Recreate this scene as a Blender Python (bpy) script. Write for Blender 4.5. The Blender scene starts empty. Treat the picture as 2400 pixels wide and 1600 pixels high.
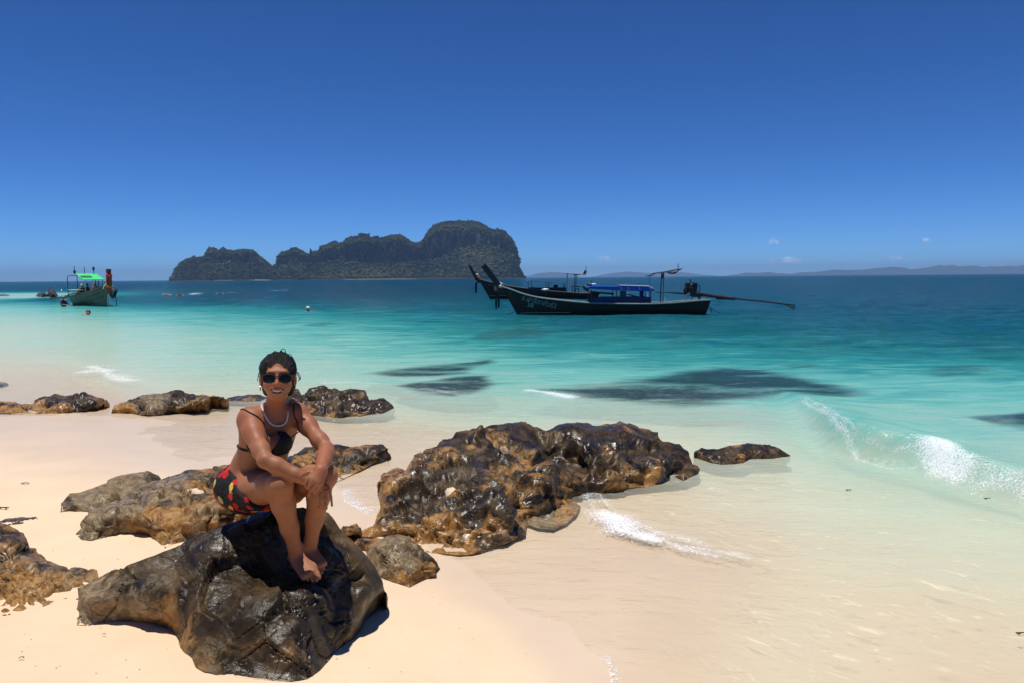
import bpy, bmesh, math, random
import numpy as np
from mathutils import Vector, Matrix
from mathutils.geometry import delaunay_2d_cdt

SC = bpy.context.scene
COL = SC.collection
R = math.radians

# ------------------------------------------------------------------ camera
CAM_Z = 1.9
PITCH = math.atan2(149.0, 1733.3)
ROLL = R(0.4536)
F_PX = 2400 * 26 / 36.0
_r0 = np.array([1.0, 0, 0]); _u0 = np.array([0, math.sin(PITCH), math.cos(PITCH)])
FWD = np.array([0, math.cos(PITCH), -math.sin(PITCH)])
RGT = math.cos(ROLL) * _r0 - math.sin(ROLL) * _u0
UPV = math.sin(ROLL) * _r0 + math.cos(ROLL) * _u0
CAMP = np.array([0, 0, CAM_Z])
cam_data = bpy.data.cameras.new('camera')
cam_data.lens = 26; cam_data.sensor_width = 36; cam_data.sensor_fit = 'HORIZONTAL'
cam_data.clip_start = 0.1; cam_data.clip_end = 60000
cam = bpy.data.objects.new('camera', cam_data); COL.objects.link(cam)
cam.matrix_world = Matrix(((RGT[0], UPV[0], -FWD[0], 0), (RGT[1], UPV[1], -FWD[1], 0), (RGT[2], UPV[2], -FWD[2], CAM_Z), (0, 0, 0, 1)))
SC.camera = cam

# ------------------------------------------------------------------ sky, sun, exposure
SUN_DIR = Vector((-0.10, 0.045, 0.98)).normalized()       # towards the sun
SUN_EL = math.asin(SUN_DIR.z); SUN_AZ = math.atan2(SUN_DIR.x, SUN_DIR.y)
W = bpy.data.worlds.new('World'); SC.world = W; W.use_nodes = True
_nt = W.node_tree; _nt.nodes.clear()
_sky = _nt.nodes.new('ShaderNodeTexSky'); _sky.sky_type = 'NISHITA'; _sky.sun_disc = False
_sky.sun_elevation = SUN_EL; _sky.sun_rotation = SUN_AZ
_sky.altitude = 0; _sky.air_density = 0.5; _sky.dust_density = 0.0; _sky.ozone_density = 6.0
_hsv = _nt.nodes.new('ShaderNodeHueSaturation'); _hsv.inputs['Saturation'].default_value = 1.08; _hsv.inputs['Value'].default_value = 1.0
_gam = _nt.nodes.new('ShaderNodeGamma'); _gam.inputs[1].default_value = 1.20
_bg = _nt.nodes.new('ShaderNodeBackground'); _bg.inputs[1].default_value = 0.084
_wo = _nt.nodes.new('ShaderNodeOutputWorld')
_nt.links.new(_sky.outputs[0], _gam.inputs[0]); _nt.links.new(_gam.outputs[0], _hsv.inputs['Color'])
_tint = _nt.nodes.new('ShaderNodeMix'); _tint.data_type = 'RGBA'; _tint.blend_type = 'MULTIPLY'; _tint.inputs[0].default_value = 1.0; _tint.inputs[7].default_value = (0.57, 0.81, 1.00, 1)
_nt.links.new(_hsv.outputs[0], _tint.inputs[6]); _nt.links.new(_tint.outputs[2], _bg.inputs[0]); _nt.links.new(_bg.outputs[0], _wo.inputs[0])
sun_data = bpy.data.lights.new('sun', 'SUN'); sun_data.energy = 4.6; sun_data.angle = R(0.53); sun_data.color = (1.0, 0.95, 0.88)
sun = bpy.data.objects.new('sun', sun_data); COL.objects.link(sun)
sun.rotation_euler = SUN_DIR.to_track_quat('Z', 'Y').to_euler(); sun.location = (-20, 10, 60)
SC.view_settings.view_transform = 'Standard'; SC.view_settings.look = 'None'
SC.view_settings.exposure = 0.0; SC.view_settings.gamma = 1.0; SC.view_settings.use_curve_mapping = False
SC.render.engine = 'CYCLES'
SC.cycles.use_denoising = True
SC.cycles.max_bounces = 8; SC.cycles.diffuse_bounces = 3; SC.cycles.glossy_bounces = 3
SC.cycles.transparent_max_bounces = 16; SC.cycles.volume_bounces = 0
SC.cycles.caustics_reflective = False; SC.cycles.caustics_refractive = False
SC.cycles.sample_clamp_indirect = 4.0

# ------------------------------------------------------------------ helpers
def ray(px, py):
    px = np.asarray(px, float); py = np.asarray(py, float)
    return FWD + ((px - 1200) / F_PX)[..., None] * RGT + ((800 - py) / F_PX)[..., None] * UPV
def P(px, py, d):
    return CAMP + ray(px, py) * np.asarray(d, float)[..., None]
def horizon(px): return 661.0 - 19.0 * np.asarray(px, float) / 2400.0

def _hash(ix, iy, iz, seed):
    h = (ix.astype(np.uint32) * np.uint32(374761393)) ^ (iy.astype(np.uint32) * np.uint32(668265263)) ^ (iz.astype(np.uint32) * np.uint32(2147483647)) ^ np.uint32((seed * 974711) & 0xffffffff)
    h = (h ^ (h >> np.uint32(13))) * np.uint32(1274126177)
    h = (h ^ (h >> np.uint32(16))) * np.uint32(2246822519)
    return ((h ^ (h >> np.uint32(15))) & np.uint32(0xffffff)).astype(np.float64) / 0xffffff
def vnoise(p, seed=0):
    i = np.floor(p).astype(np.int64); f = p - i; f = f * f * (3 - 2 * f); out = 0
    for dx in (0, 1):
        wx = f[..., 0] if dx else 1 - f[..., 0]
        for dy in (0, 1):
            wy = f[..., 1] if dy else 1 - f[..., 1]
            for dz in (0, 1):
                wz = f[..., 2] if dz else 1 - f[..., 2]
                out = out + wx * wy * wz * _hash(i[..., 0] + dx, i[..., 1] + dy, i[..., 2] + dz, seed)
    return out * 2 - 1
def fbm(p, octv=4, seed=0, gain=0.5):
    a, s, t = 1.0, 0.0, 0.0
    p = np.asarray(p, float)
    for o in range(octv):
        s = s + a * vnoise(p * 2.03 ** o + 17.3 * o, seed + o * 7); t += a; a *= gain
    return s / t
def sstep(a, b, x):
    t = np.clip((np.asarray(x, float) - a) / (b - a), 0, 1); return t * t * (3 - 2 * t)

class RBF:
    def __init__(self, X, V, lin=True, lam=1e-6):
        X = np.asarray(X, float); self.X = X; n = len(X); d = X.shape[1]
        K = self._k(X); A = np.zeros((n + d + 1, n + d + 1)); A[:n, :n] = K + lam * np.eye(n)
        A[:n, n] = 1; A[:n, n + 1:] = X; A[n, :n] = 1; A[n + 1:, :n] = X.T
        b = np.concatenate([np.asarray(V, float), np.zeros(d + 1)])
        self.w = np.linalg.lstsq(A, b, rcond=None)[0]
    def _k(self, Q):
        d2 = ((Q[:, None, :] - self.X[None]) ** 2).sum(-1)
        return 0.5 * d2 * np.log(d2 + 1e-12)
    def __call__(self, Q):
        Q = np.asarray(Q, float); out = np.empty(len(Q)); n = len(self.X)
        for s in range(0, len(Q), 40000):
            q = Q[s:s + 40000]
            out[s:s + 40000] = self._k(q) @ self.w[:n] + self.w[n] + q @ self.w[n + 1:]
        return out
def idw(ctrl, Q, power=2.5):
    ctrl = np.asarray(ctrl, float)
    d2 = ((Q[:, None, :] - ctrl[None, :, :2]) ** 2).sum(-1) + 25.0
    w = d2 ** (-power / 2); return (w * ctrl[None, :, 2]).sum(1) / w.sum(1)

def mesh(name, V, Fc, mat=None, smooth=True, attrs=None):
    me = bpy.data.meshes.new(name)
    V = np.asarray(V, np.float64)
    if isinstance(Fc, np.ndarray):
        nf, k = Fc.shape
        me.vertices.add(len(V)); me.vertices.foreach_set('co', V.astype(np.float32).ravel())
        me.loops.add(nf * k); me.loops.foreach_set('vertex_index', Fc.astype(np.int32).ravel())
        me.polygons.add(nf); me.polygons.foreach_set('loop_start', np.arange(0, nf * k, k, dtype=np.int32))
        me.update(calc_edges=True); me.validate()
    else:
        me.from_pydata([tuple(v) for v in V], [], [tuple(int(i) for i in f) for f in Fc])
    if smooth: me.polygons.foreach_set('use_smooth', np.ones(len(me.polygons), bool))
    for k, a in (attrs or {}).items():
        a = np.asarray(a, np.float32)
        if a.ndim == 1:
            at = me.attributes.new(k, 'FLOAT', 'POINT'); at.data.foreach_set('value', a)
        else:
            at = me.attributes.new(k, 'FLOAT_COLOR', 'POINT')
            at.data.foreach_set('color', np.c_[a, np.ones(len(a))].astype(np.float32).ravel())
    if mat: me.materials.append(mat)
    me.update()
    return me
def tag(o, label=None, cat=None, group=None, kind=None):
    if label: o['label'] = label
    if cat: o['category'] = cat
    if group: o['group'] = group
    if kind: o['kind'] = kind
    return o
def obj(name, me, parent=None, loc=None):
    o = bpy.data.objects.new(name, me); COL.objects.link(o)
    if parent is not None: o.parent = parent
    if loc is not None: o.location = loc
    return o
def empty(name, loc=(0, 0, 0), rz=0.0, label=None, cat=None, group=None):
    o = bpy.data.objects.new(name, None); COL.objects.link(o)
    o.location = tuple(float(c) for c in loc); o.rotation_euler = (0, 0, rz); o.empty_display_size = 0.2
    return tag(o, label, cat, group)
def grid_faces(nr, nc, wrap=False):
    i = np.arange(nr - 1)[:, None]; j = np.arange(nc if wrap else nc - 1)[None, :]
    a = i * nc + j; b = i * nc + (j + 1) % nc
    return np.stack([a, b, b + nc, a + nc], -1).reshape(-1, 4)

class MB:
    """collects boxes, tubes and loose pieces for one mesh"""
    def __init__(self): self.v = []; self.f = []
    def add(self, V, Fc):
        o = len(self.v); self.v += [tuple(map(float, v)) for v in V]; self.f += [tuple(int(i) + o for i in f) for f in Fc]; return self
    def box(self, c, s, rot=None):
        V = np.array([[x, y, z] for x in (-.5, .5) for y in (-.5, .5) for z in (-.5, .5)]) * np.asarray(s, float)
        if rot is not None: V = V @ np.asarray(rot).T
        return self.add(V + np.asarray(c, float), [(0, 1, 3, 2), (4, 6, 7, 5), (0, 4, 5, 1), (2, 3, 7, 6), (0, 2, 6, 4), (1, 5, 7, 3)])
    def tube(self, pts, r, n=8, cap=True, flat=1.0, up=(0, 0, 1)):
        pts = np.asarray(pts, float); m = len(pts); rr = np.broadcast_to(np.asarray(r, float), (m,))
        T = np.gradient(pts, axis=0); T /= np.linalg.norm(T, axis=1)[:, None] + 1e-12
        up = np.asarray(up, float); V = []
        for k in range(m):
            a = np.cross(T[k], up)
            if np.linalg.norm(a) < 1e-3: a = np.cross(T[k], (1, 0.1, 0))
            a /= np.linalg.norm(a); b = np.cross(a, T[k])
            for j in range(n):
                t = 2 * math.pi * j / n; V.append(pts[k] + rr[k] * (math.cos(t) * a + flat * math.sin(t) * b))
        Fc = [tuple(f) for f in grid_faces(m, n, True)]
        if cap: Fc += [tuple(range(n))[::-1], tuple(range((m - 1) * n, m * n))]
        return self.add(V, Fc)
    def prism(self, poly, y0, y1):
        """poly of (x, z) pushed from y0 to y1"""
        n = len(poly); V = [(x, y0, z) for x, z in poly] + [(x, y1, z) for x, z in poly]
        return self.add(V, [tuple(range(n)), tuple(range(2 * n - 1, n - 1, -1))] + [((i + 1) % n, i, i + n, (i + 1) % n + n) for i in range(n)])
    def blob(self, c, r, seed=0, sub=2, amp=0.15, freq=1.2):
        bm = bmesh.new(); bmesh.ops.create_icosphere(bm, subdivisions=sub, radius=1)
        V = np.array([v.co[:] for v in bm.verts]); Fc = [[v.index for v in f.verts] for f in bm.faces]; bm.free()
        V = V * (1 + amp * fbm(V * freq + seed * 3.7, 3, seed))[:, None] * np.asarray(r, float)
        return self.add(V + np.asarray(c, float), Fc)
    def build(self, name, mat, parent=None, smooth=False, attrs=None):
        me = mesh(name, self.v, self.f, mat, smooth)
        bm = bmesh.new(); bm.from_mesh(me); bmesh.ops.recalc_face_normals(bm, faces=bm.faces); bm.to_mesh(me); bm.free()
        if smooth:
            try: me.set_sharp_from_angle(angle=R(50))
            except Exception: pass
        return obj(name, me, parent)

# ---- materials
class NT:
    def __init__(self, name):
        self.m = bpy.data.materials.new(name); self.m.use_nodes = True; self.t = self.m.node_tree; self.t.nodes.clear()
    def n(self, typ, props=None, **inp):
        nd = self.t.nodes.new('ShaderNode' + typ)
        for k, v in (props or {}).items(): setattr(nd, k, v)
        for k, v in inp.items():
            key = int(k[1:]) if k[0] == 'i' and k[1:].isdigit() else k.replace('_', ' ')
            s = nd.inputs[key]
            if hasattr(v, 'is_output') or isinstance(v, bpy.types.NodeSocket): self.t.links.new(v, s)
            else: s.default_value = v
        return nd
    def attr(self, name, out='Fac'): return self.n('Attribute', dict(attribute_name=name)).outputs[out]
    def math(self, op, a, b=0.0, c=None, clamp=False):
        nd = self.n('Math', dict(operation=op, use_clamp=clamp), i0=a, i1=b)
        if c is not None:
            if isinstance(c, bpy.types.NodeSocket): self.t.links.new(c, nd.inputs[2])
            else: nd.inputs[2].default_value = c
        return nd.outputs[0]
    def mr(self, x, a, b, lo=0.0, hi=1.0, smooth=False):
        return self.n('MapRange', dict(interpolation_type='SMOOTHSTEP' if smooth else 'LINEAR', clamp=True), Value=x, From_Min=a, From_Max=b, To_Min=lo, To_Max=hi).outputs[0]
    def noise(self, scale, detail=4, rough=0.5, vec=None, dist=0.0, out='Fac'):
        nd = self.n('TexNoise', Scale=scale, Detail=detail, Roughness=rough, Distortion=dist)
        if vec is not None: self.t.links.new(vec, nd.inputs['Vector'])
        return nd.outputs[out]
    def pos(self): return self.n('NewGeometry').outputs['Position']
    def objco(self): return self.n('TexCoord').outputs['Object']
    def scaled(self, vec, s): return self.n('Mapping', i0=vec, Scale=s).outputs[0]
    def mix(self, fac, a, b):
        nd = self.n('Mix', dict(data_type='RGBA', clamp_factor=True))
        for i, v in ((0, fac), (6, a), (7, b)):
            if isinstance(v, bpy.types.NodeSocket): self.t.links.new(v, nd.inputs[i])
            else: nd.inputs[i].default_value = v if i == 0 else (*v, 1) if len(v) == 3 else v
        return nd.outputs[2]
    def ramp(self, fac, stops, interp='LINEAR'):
        nd = self.n('ValToRGB', Fac=fac); cr = nd.color_ramp; cr.interpolation = interp
        while len(cr.elements) < len(stops): cr.elements.new(0.5)
        for e, (p, c) in zip(cr.elements, stops):
            e.position = p; e.color = (*c, 1) if not isinstance(c, (int, float)) else (c, c, c, 1)
        return nd.outputs[0]
    def bump(self, h, strength=0.5, dist=0.01, normal=None):
        nd = self.n('Bump', Strength=strength, Distance=dist, Height=h)
        if normal is not None: self.t.links.new(normal, nd.inputs['Normal'])
        return nd.outputs[0]
    def bsdf(self, color, rough=0.5, normal=None, **kw):
        nd = self.n('BsdfPrincipled')
        for k, v in dict(Base_Color=color, Roughness=rough, **kw).items():
            s = nd.inputs[k.replace('_', ' ')]
            if isinstance(v, bpy.types.NodeSocket): self.t.links.new(v, s)
            else: s.default_value = (*v, 1) if isinstance(v, tuple) and len(v) == 3 and s.type == 'RGBA' else v
        if normal is not None: self.t.links.new(normal, nd.inputs['Normal'])
        return nd.outputs[0]
    def out(self, surf=None, vol=None):
        o = self.n('OutputMaterial')
        if surf is not None: self.t.links.new(surf, o.inputs['Surface'])
        if vol is not None: self.t.links.new(vol, o.inputs['Volume'])
        return self.m
_simple = {}
def simple(name, col, rough=0.6, var=0.25, scale=8.0, bump=0.15, **kw):
    if name in _simple: return _simple[name]
    t = NT(name); co = t.objco(); nz = t.noise(scale, 5, 0.6, co); n2 = t.noise(scale * 0.23, 3, 0.5, co)
    f = t.math('MULTIPLY_ADD', nz, 0.6, t.math('MULTIPLY', n2, 0.4))
    lo = tuple(c * (1 - var) for c in col); hi = tuple(min(1, c * (1 + var)) for c in col)
    c = t.mix(t.mr(f, 0.3, 0.7), lo, hi)
    nrm = t.bump(nz, bump, 0.02) if bump else None
    _simple[name] = t.out(t.bsdf(c, rough, nrm, **kw)); return _simple[name]

# ------------------------------------------------------------------ the shape of the beach
def polar(pts):
    x, y = pts[:, 0], pts[:, 1]; r = np.hypot(x, y); th = np.arctan2(x, y)
    return np.c_[np.clip(th, -0.72, 0.72) * 3.0, np.log(np.clip(r, 2.3, 400))]
def to_plane(px, py, z):
    d = ray(np.atleast_1d(np.asarray(px, float)), np.atleast_1d(np.asarray(py, float)))
    t = (np.asarray(z) - CAM_Z) / np.minimum(d[:, 2], -1e-5)
    return CAMP + d * t[:, None]
_sand_ctrl = [  # photo px, py, height of the sand above the sea
 (0,1600,.40),(300,1590,.40),(600,1600,.36),(800,1590,.33),(1000,1590,.30),(1200,1600,.26),(1380,1600,.21),(1150,1400,.19),(1000,1320,.185),(1500,1320,.125),(1600,1340,.10),(1700,1345,.06),(1600,1600,.13),(2000,1600,.03),(2400,1600,.01),
 (1700,1300,.02),(2100,1350,-.01),(2400,1350,-.05),(2400,1180,-.15),(1500,1230,.05),(1700,1150,-.05),(1400,1100,.0),(2000,1150,-.15),(1800,1000,-.24),
 (0,1440,.38),(200,1440,.38),(400,1300,.33),(0,1200,.31),(0,1100,.26),(300,1200,.29),(0,965,.15),(430,1075,.18),(345,1010,.155),(600,1000,.03),(800,1110,.11),(900,1170,.13),(950,1050,.02),
 (0,880,.02),(0,820,-.17),(200,860,-.13),(300,920,-.07),(500,860,-.30),(900,960,-.15),(1000,920,-.28),(1200,960,-.24),(1200,900,-.45),(1200,860,-.60),(1200,810,-1.15),(1200,770,-1.9),(1200,735,-3.2),(1200,700,-6),(1200,670,-10),
 (1600,930,-.36),(1600,850,-1.0),(1600,780,-2.3),(1600,730,-4.6),(2300,1060,-.36),(2300,960,-.5),(2300,880,-1.0),(2300,820,-2.1),(2300,760,-4.3),(2300,700,-8),(2300,670,-11),
 (100,770,-.27),(100,735,-.5),(100,712,-1.2),(100,702,-3),(90,696,-.30),(90,690,-.35),(90,683,-4),(90,672,-9),(500,800,-.38),(500,750,-.75),(500,722,-1.5),(500,708,-4.5),(500,690,-6),(500,668,-9),(850,760,-1.0),(850,725,-2.4),(850,700,-6),(850,670,-10)]
_c = np.array(_sand_ctrl); _pp = to_plane(_c[:, 0], _c[:, 1], _c[:, 2] * (_c[:, 2] > 0))
_rs = RBF(polar(_pp), np.arcsinh(_c[:, 2] * 6), lam=1e-4)
_film_ctrl = [  # photo px, py, thickness of the water sheet over the sand (negative: dry)
 (1424,1600,0.0),(1424,1573,0),(1353,1530,0),(1368,1476,0),(1302,1451,0),(1202,1420,0),(1140,1374,0),(1060,1335,-.004),(1008,1310,-.004),(900,1375,-.02),(700,1500,-.05),(1000,1450,-.03),(1150,1500,-.03),(1250,1570,-.02),(0,1500,-.09),(300,1500,-.09),(600,1600,-.07),(1000,1600,-.05),(300,1300,-.06),(0,1250,-.05),
 (820,1210,-.003),(860,1150,.006),(900,1120,.01),(560,1090,-.004),(430,1078,0),(380,1040,0),(348,1008,0),(400,985,0.001),(250,985,-.003),(100,990,-.004),(0,1000,-.005),(0,960,.004),(200,960,.006),(0,1100,-.02),(200,1100,-.014),(420,1120,-.012),
 (600,1010,.012),(800,1040,.02),(500,1040,.006),(1100,1310,.006),(1300,1380,.01),(1500,1450,.022),(1450,1300,.012),(1500,1320,.014),(1600,1340,.018),(1700,1345,.024),(1500,1240,.03),(1650,1270,.045),(1550,1560,.022),(1800,1500,.06),(1800,1300,.06),(2300,1500,.06),(2300,1200,.16),(1500,1150,.06),(1200,1000,.1),(1000,950,.1),(300,900,.05),(0,900,.04),(0,840,.1),(600,900,.1),(1200,850,.25),(2300,900,.4),(100,760,.2),(1200,740,.4),(2300,720,.5),(100,690,.4)]
_c2 = np.array(_film_ctrl); _z2 = np.zeros(len(_c2))
def sand_smooth(pts): return np.sinh(np.clip(_rs(polar(pts)), -4.8, 1.75)) / 6
for _ in range(12): _pp2 = to_plane(_c2[:, 0], _c2[:, 1], _z2); _z2 = np.maximum(sand_smooth(_pp2), 0)
_rf = RBF(polar(_pp2), _c2[:, 2], lam=1e-4)
def film(pts): return np.clip(_rf(polar(pts)), -0.15, 0.6) + 0.0025 * fbm(np.c_[pts[:, :2] * 3.5, np.zeros(len(pts))], 4, 5)
def sand_z(pts):
    s = sand_smooth(pts); p3 = np.c_[pts[:, :2], np.zeros(len(pts))]
    t = np.clip(_rf(polar(pts)), -0.15, 0.6); dry = sstep(-0.01, -0.05, t)
    r = np.hypot(pts[:, 0], pts[:, 1])
    return s + dry * (0.022 * fbm(p3 * 0.9, 3, 11) + 0.006 * fbm(p3 * 5, 3, 12)) + (1 - dry) * 0.006 * fbm(p3 * 2.2, 3, 13) * sstep(60, 15, r)
def surf_z(pts):
    s = sand_z(pts); t = film(pts)
    return np.where(t > 0, np.maximum(0, s + t), s)
def ground(px, py):
    px = np.atleast_1d(np.asarray(px, float)); py = np.atleast_1d(np.asarray(py, float)); z = np.full(len(px), 0.15)
    for _ in range(14): p = to_plane(px, py, z); z = 0.4 * z + 0.6 * surf_z(p)
    p = to_plane(px, py, z); return p, (p - CAMP) @ FWD
# ------------------------------------------------------------------ materials of the setting
def mat_sand():
    t = NT('beach_sand'); co = t.pos()
    wet = t.attr('wet'); g = t.noise(420, 3, 0.7, co); m = t.noise(2.2, 5, 0.6, co); b = t.noise(0.5, 3, 0.5, co); sp = t.noise(120, 2, 0.6, co)
    mf = t.math('MULTIPLY_ADD', m, 0.55, t.math('MULTIPLY', b, 0.45))
    dry = t.mix(t.mr(mf, 0.35, 0.65), (0.72, 0.53, 0.345), (0.80, 0.61, 0.41))
    dry = t.mix(t.mr(sp, 0.62, 0.8, 0, 0.35), dry, (0.45, 0.30, 0.18))
    damp = t.mix(t.mr(mf, 0.35, 0.65), (0.66, 0.51, 0.36), (0.72, 0.565, 0.405))
    c = t.mix(wet, dry, damp)
    ro = t.mr(wet, 0, 1, 0.9, 0.33)
    h = t.math('MULTIPLY_ADD', g, 0.4, t.math('ADD', t.math('MULTIPLY', t.noise(30, 4, 0.6, co), 0.9), t.math('MULTIPLY', t.noise(6, 3, 0.6, co), 2.5)))
    st = t.mr(wet, 0, 1, 0.5, 0.12)
    nrm = t.n('Bump', Strength=st, Distance=0.006, Height=h).outputs[0]
    return t.out(t.bsdf(c, ro, nrm, Specular_IOR_Level=0.35))
def mat_sea():
    t = NT('sea_water'); co = t.pos(); D = t.attr('depth'); foam = t.attr('foam')
    fac = t.math('DIVIDE', t.math('ADD', t.math('LOGARITHM', t.math('MAXIMUM', D, 0.002), math.e), 4.6), 7.1, clamp=True)
    big = t.noise(0.35, 4, 0.6, t.scaled(co, (0.5, 1.4, 1)))
    fac2 = t.math('ADD', fac, t.math('MULTIPLY', t.math('SUBTRACT', big, 0.5), t.mr(fac, 0.2, 0.5, 0.05, 0.12)), clamp=True)
    rip = t.noise(1.0, 5, 0.62, t.scaled(co, (0.7, 2.4, 1)), 0.8); fac2 = t.math('ADD', fac2, t.math('MULTIPLY', t.math('SUBTRACT', rip, 0.5), t.mr(fac, 0.28, 0.5, 0.0, 0.24)), clamp=True)
    body = t.ramp(fac2, [(0.0, (0.80, 0.72, 0.54)), (0.25, (0.90, 0.87, 0.67)), (0.36, (0.80, 0.89, 0.70)), (0.48, (0.48, 0.74, 0.61)), (0.58, (0.16, 0.50, 0.44)), (0.67, (0.026, 0.24, 0.235)), (0.77, (0.005, 0.095, 0.115)), (0.90, (0.003, 0.055, 0.085)), (1.0, (0.002, 0.038, 0.072))])
    alpha0 = t.ramp(fac2, [(0.0, 0.0), (0.10, 0.03), (0.23, 0.20), (0.33, 0.38), (0.45, 0.55), (0.55, 0.76), (0.68, 0.93), (0.78, 1.0)])
    rf = t.attr('reef'); body = t.mix(t.math('MULTIPLY', rf, 0.95), body, (0.016, 0.044, 0.050))
    alpha = t.math('MAXIMUM', alpha0, t.math('MULTIPLY', rf, 0.75))
    stk = t.math('MULTIPLY', t.mr(t.noise(3.2, 7, 0.74, t.scaled(t.n('Mapping', i0=co, Rotation=(0, 0, 0.6)).outputs[0], (0.8, 2.0, 1)), 2.2), 0.50, 0.72, 0, 1, True), t.mr(D, 0.015, 0.05, 0, 1)); stk = t.math('MULTIPLY', stk, t.mr(D, 0.15, 0.5, 0.44, 0.0))  # bright streaks painted into the shallows: caustic light together with milky stirred sand
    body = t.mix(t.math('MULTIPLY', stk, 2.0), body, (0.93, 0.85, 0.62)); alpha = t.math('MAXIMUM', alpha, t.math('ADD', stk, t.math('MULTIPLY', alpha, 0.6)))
    # ripples
    n1 = t.noise(1.0, 6, 0.62, t.scaled(co, (0.55, 1.6, 1)), 0.6)
    n2 = t.noise(5.0, 4, 0.6, t.scaled(co, (0.7, 1.5, 1)), 0.5)
    n3 = t.noise(0.16, 4, 0.6, t.scaled(co, (0.35, 1.5, 1)), 0.4)
    h = t.math('ADD', t.math('MULTIPLY', n1, t.mr(D, 0.02, 3.0, 0.03, 0.5)), t.math('ADD', t.math('MULTIPLY', n2, t.mr(D, 0.02, 1.5, 0.026, 0.08)), t.math('MULTIPLY', n3, t.mr(D, 1.0, 4.0, 0.0, 1.6))))
    nrm = t.n('Bump', Strength=1.0, Distance=1.0, Height=h).outputs[0]
    tint = t.ramp(fac, [(0.0, (0.985, 0.985, 0.98)), (0.28, (0.95, 0.975, 0.94)), (0.42, (0.82, 0.95, 0.90)), (0.6, (0.55, 0.88, 0.84))])
    tr = t.n('BsdfTransparent', Color=tint).outputs[0]
    df = t.n('BsdfDiffuse', Color=body)
    base = t.n('MixShader', i0=alpha, i1=tr, i2=df.outputs[0]).outputs[0]
    gl = t.n('BsdfGlossy', Color=(0.80, 0.92, 1, 1), Roughness=t.mr(D, 0, 3, 0.08, 0.06)); t.t.links.new(nrm, gl.inputs['Normal'])
    fr = t.n('Fresnel', IOR=1.33); t.t.links.new(nrm, fr.inputs['Normal'])
    frc = t.math('MINIMUM', t.math('MULTIPLY', fr.outputs[0], t.mr(D, 0.0, 3.0, 0.40, 0.75)), 0.95)
    s1 = t.n('MixShader', i0=frc, i1=base, i2=gl.outputs[0]).outputs[0]
    # foam
    fn = t.noise(55, 6, 0.8, co, 0.8); vor = t.n('TexVoronoi', dict(feature='DISTANCE_TO_EDGE'), Scale=34.0)
    t.t.links.new(t.n('VectorMath', dict(operation='ADD'), i0=co, i1=t.n('VectorMath', dict(operation='SCALE'), i0=t.noise(6, 3, 0.6, co, out='Color'), i3=0.12).outputs[0]).outputs[0], vor.inputs['Vector'])
    lace = t.mr(vor.outputs['Distance'], 0.02, 0.13, 1.0, 0.0)
    fv = t.math('MULTIPLY_ADD', lace, 0.16, t.math('MULTIPLY', fn, 1.0))
    thr = t.math('SUBTRACT', 0.80, t.math('MULTIPLY', foam, 0.44))
    ff = t.math('MULTIPLY', t.mr(t.math('SUBTRACT', fv, thr), -0.04, 0.24, 0, 1, True), t.mr(foam, 0.03, 0.55))
    fd = t.n('BsdfDiffuse', Color=(0.86, 0.88, 0.90, 1)).outputs[0]
    fin = t.n('MixShader', i0=t.math('MULTIPLY', ff, 0.9), i1=s1, i2=fd).outputs[0]
    return t.out(fin)
def mat_reef():
    t = NT('reef_rock'); co = t.pos(); n = t.noise(3.5, 5, 0.65, co)
    c = t.ramp(n, [(0.3, (0.008, 0.010, 0.012)), (0.55, (0.018, 0.022, 0.022)), (0.75, (0.05, 0.055, 0.045))])
    return t.out(t.bsdf(c, 0.6, t.bump(n, 0.6, 0.05)))

# ------------------------------------------------------------------ submerged reefs (heights shared by the sea's depth)
def poly_dist(pts, poly):
    """signed distance in the plane: positive inside"""
    poly = np.asarray(poly, float); q = np.roll(poly, -1, 0); best = np.full(len(pts), 1e9); ins = np.zeros(len(pts), bool)
    for a, b in zip(poly, q):
        ab = b - a; t = np.clip(((pts - a) @ ab) / (ab @ ab + 1e-12), 0, 1)
        best = np.minimum(best, np.linalg.norm(pts - a - t[:, None] * ab, axis=1))
        c = ((a[1] > pts[:, 1]) != (b[1] > pts[:, 1])) & (pts[:, 0] < (b[0] - a[0]) * (pts[:, 1] - a[1]) / (b[1] - a[1] + 1e-12) + a[0]); ins ^= c
    return np.where(ins, best, -best)
def line_dist(pts, line):
    """distance, signed side and parameter along an open polyline"""
    line = np.asarray(line, float); best = np.full(len(pts), 1e9); side = np.zeros(len(pts)); par = np.zeros(len(pts)); n = len(line) - 1
    for k in range(n):
        a, b = line[k], line[k + 1]; ab = b - a; t = np.clip(((pts - a) @ ab) / (ab @ ab), 0, 1)
        v = pts - a - t[:, None] * ab; d = np.linalg.norm(v, axis=1); m = d < best
        best[m] = d[m]; side[m] = np.sign(ab[0] * v[m, 1] - ab[1] * v[m, 0]); par[m] = (k + t[m]) / n
    return best, side, par
S = 2400 / 2352.0
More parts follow.
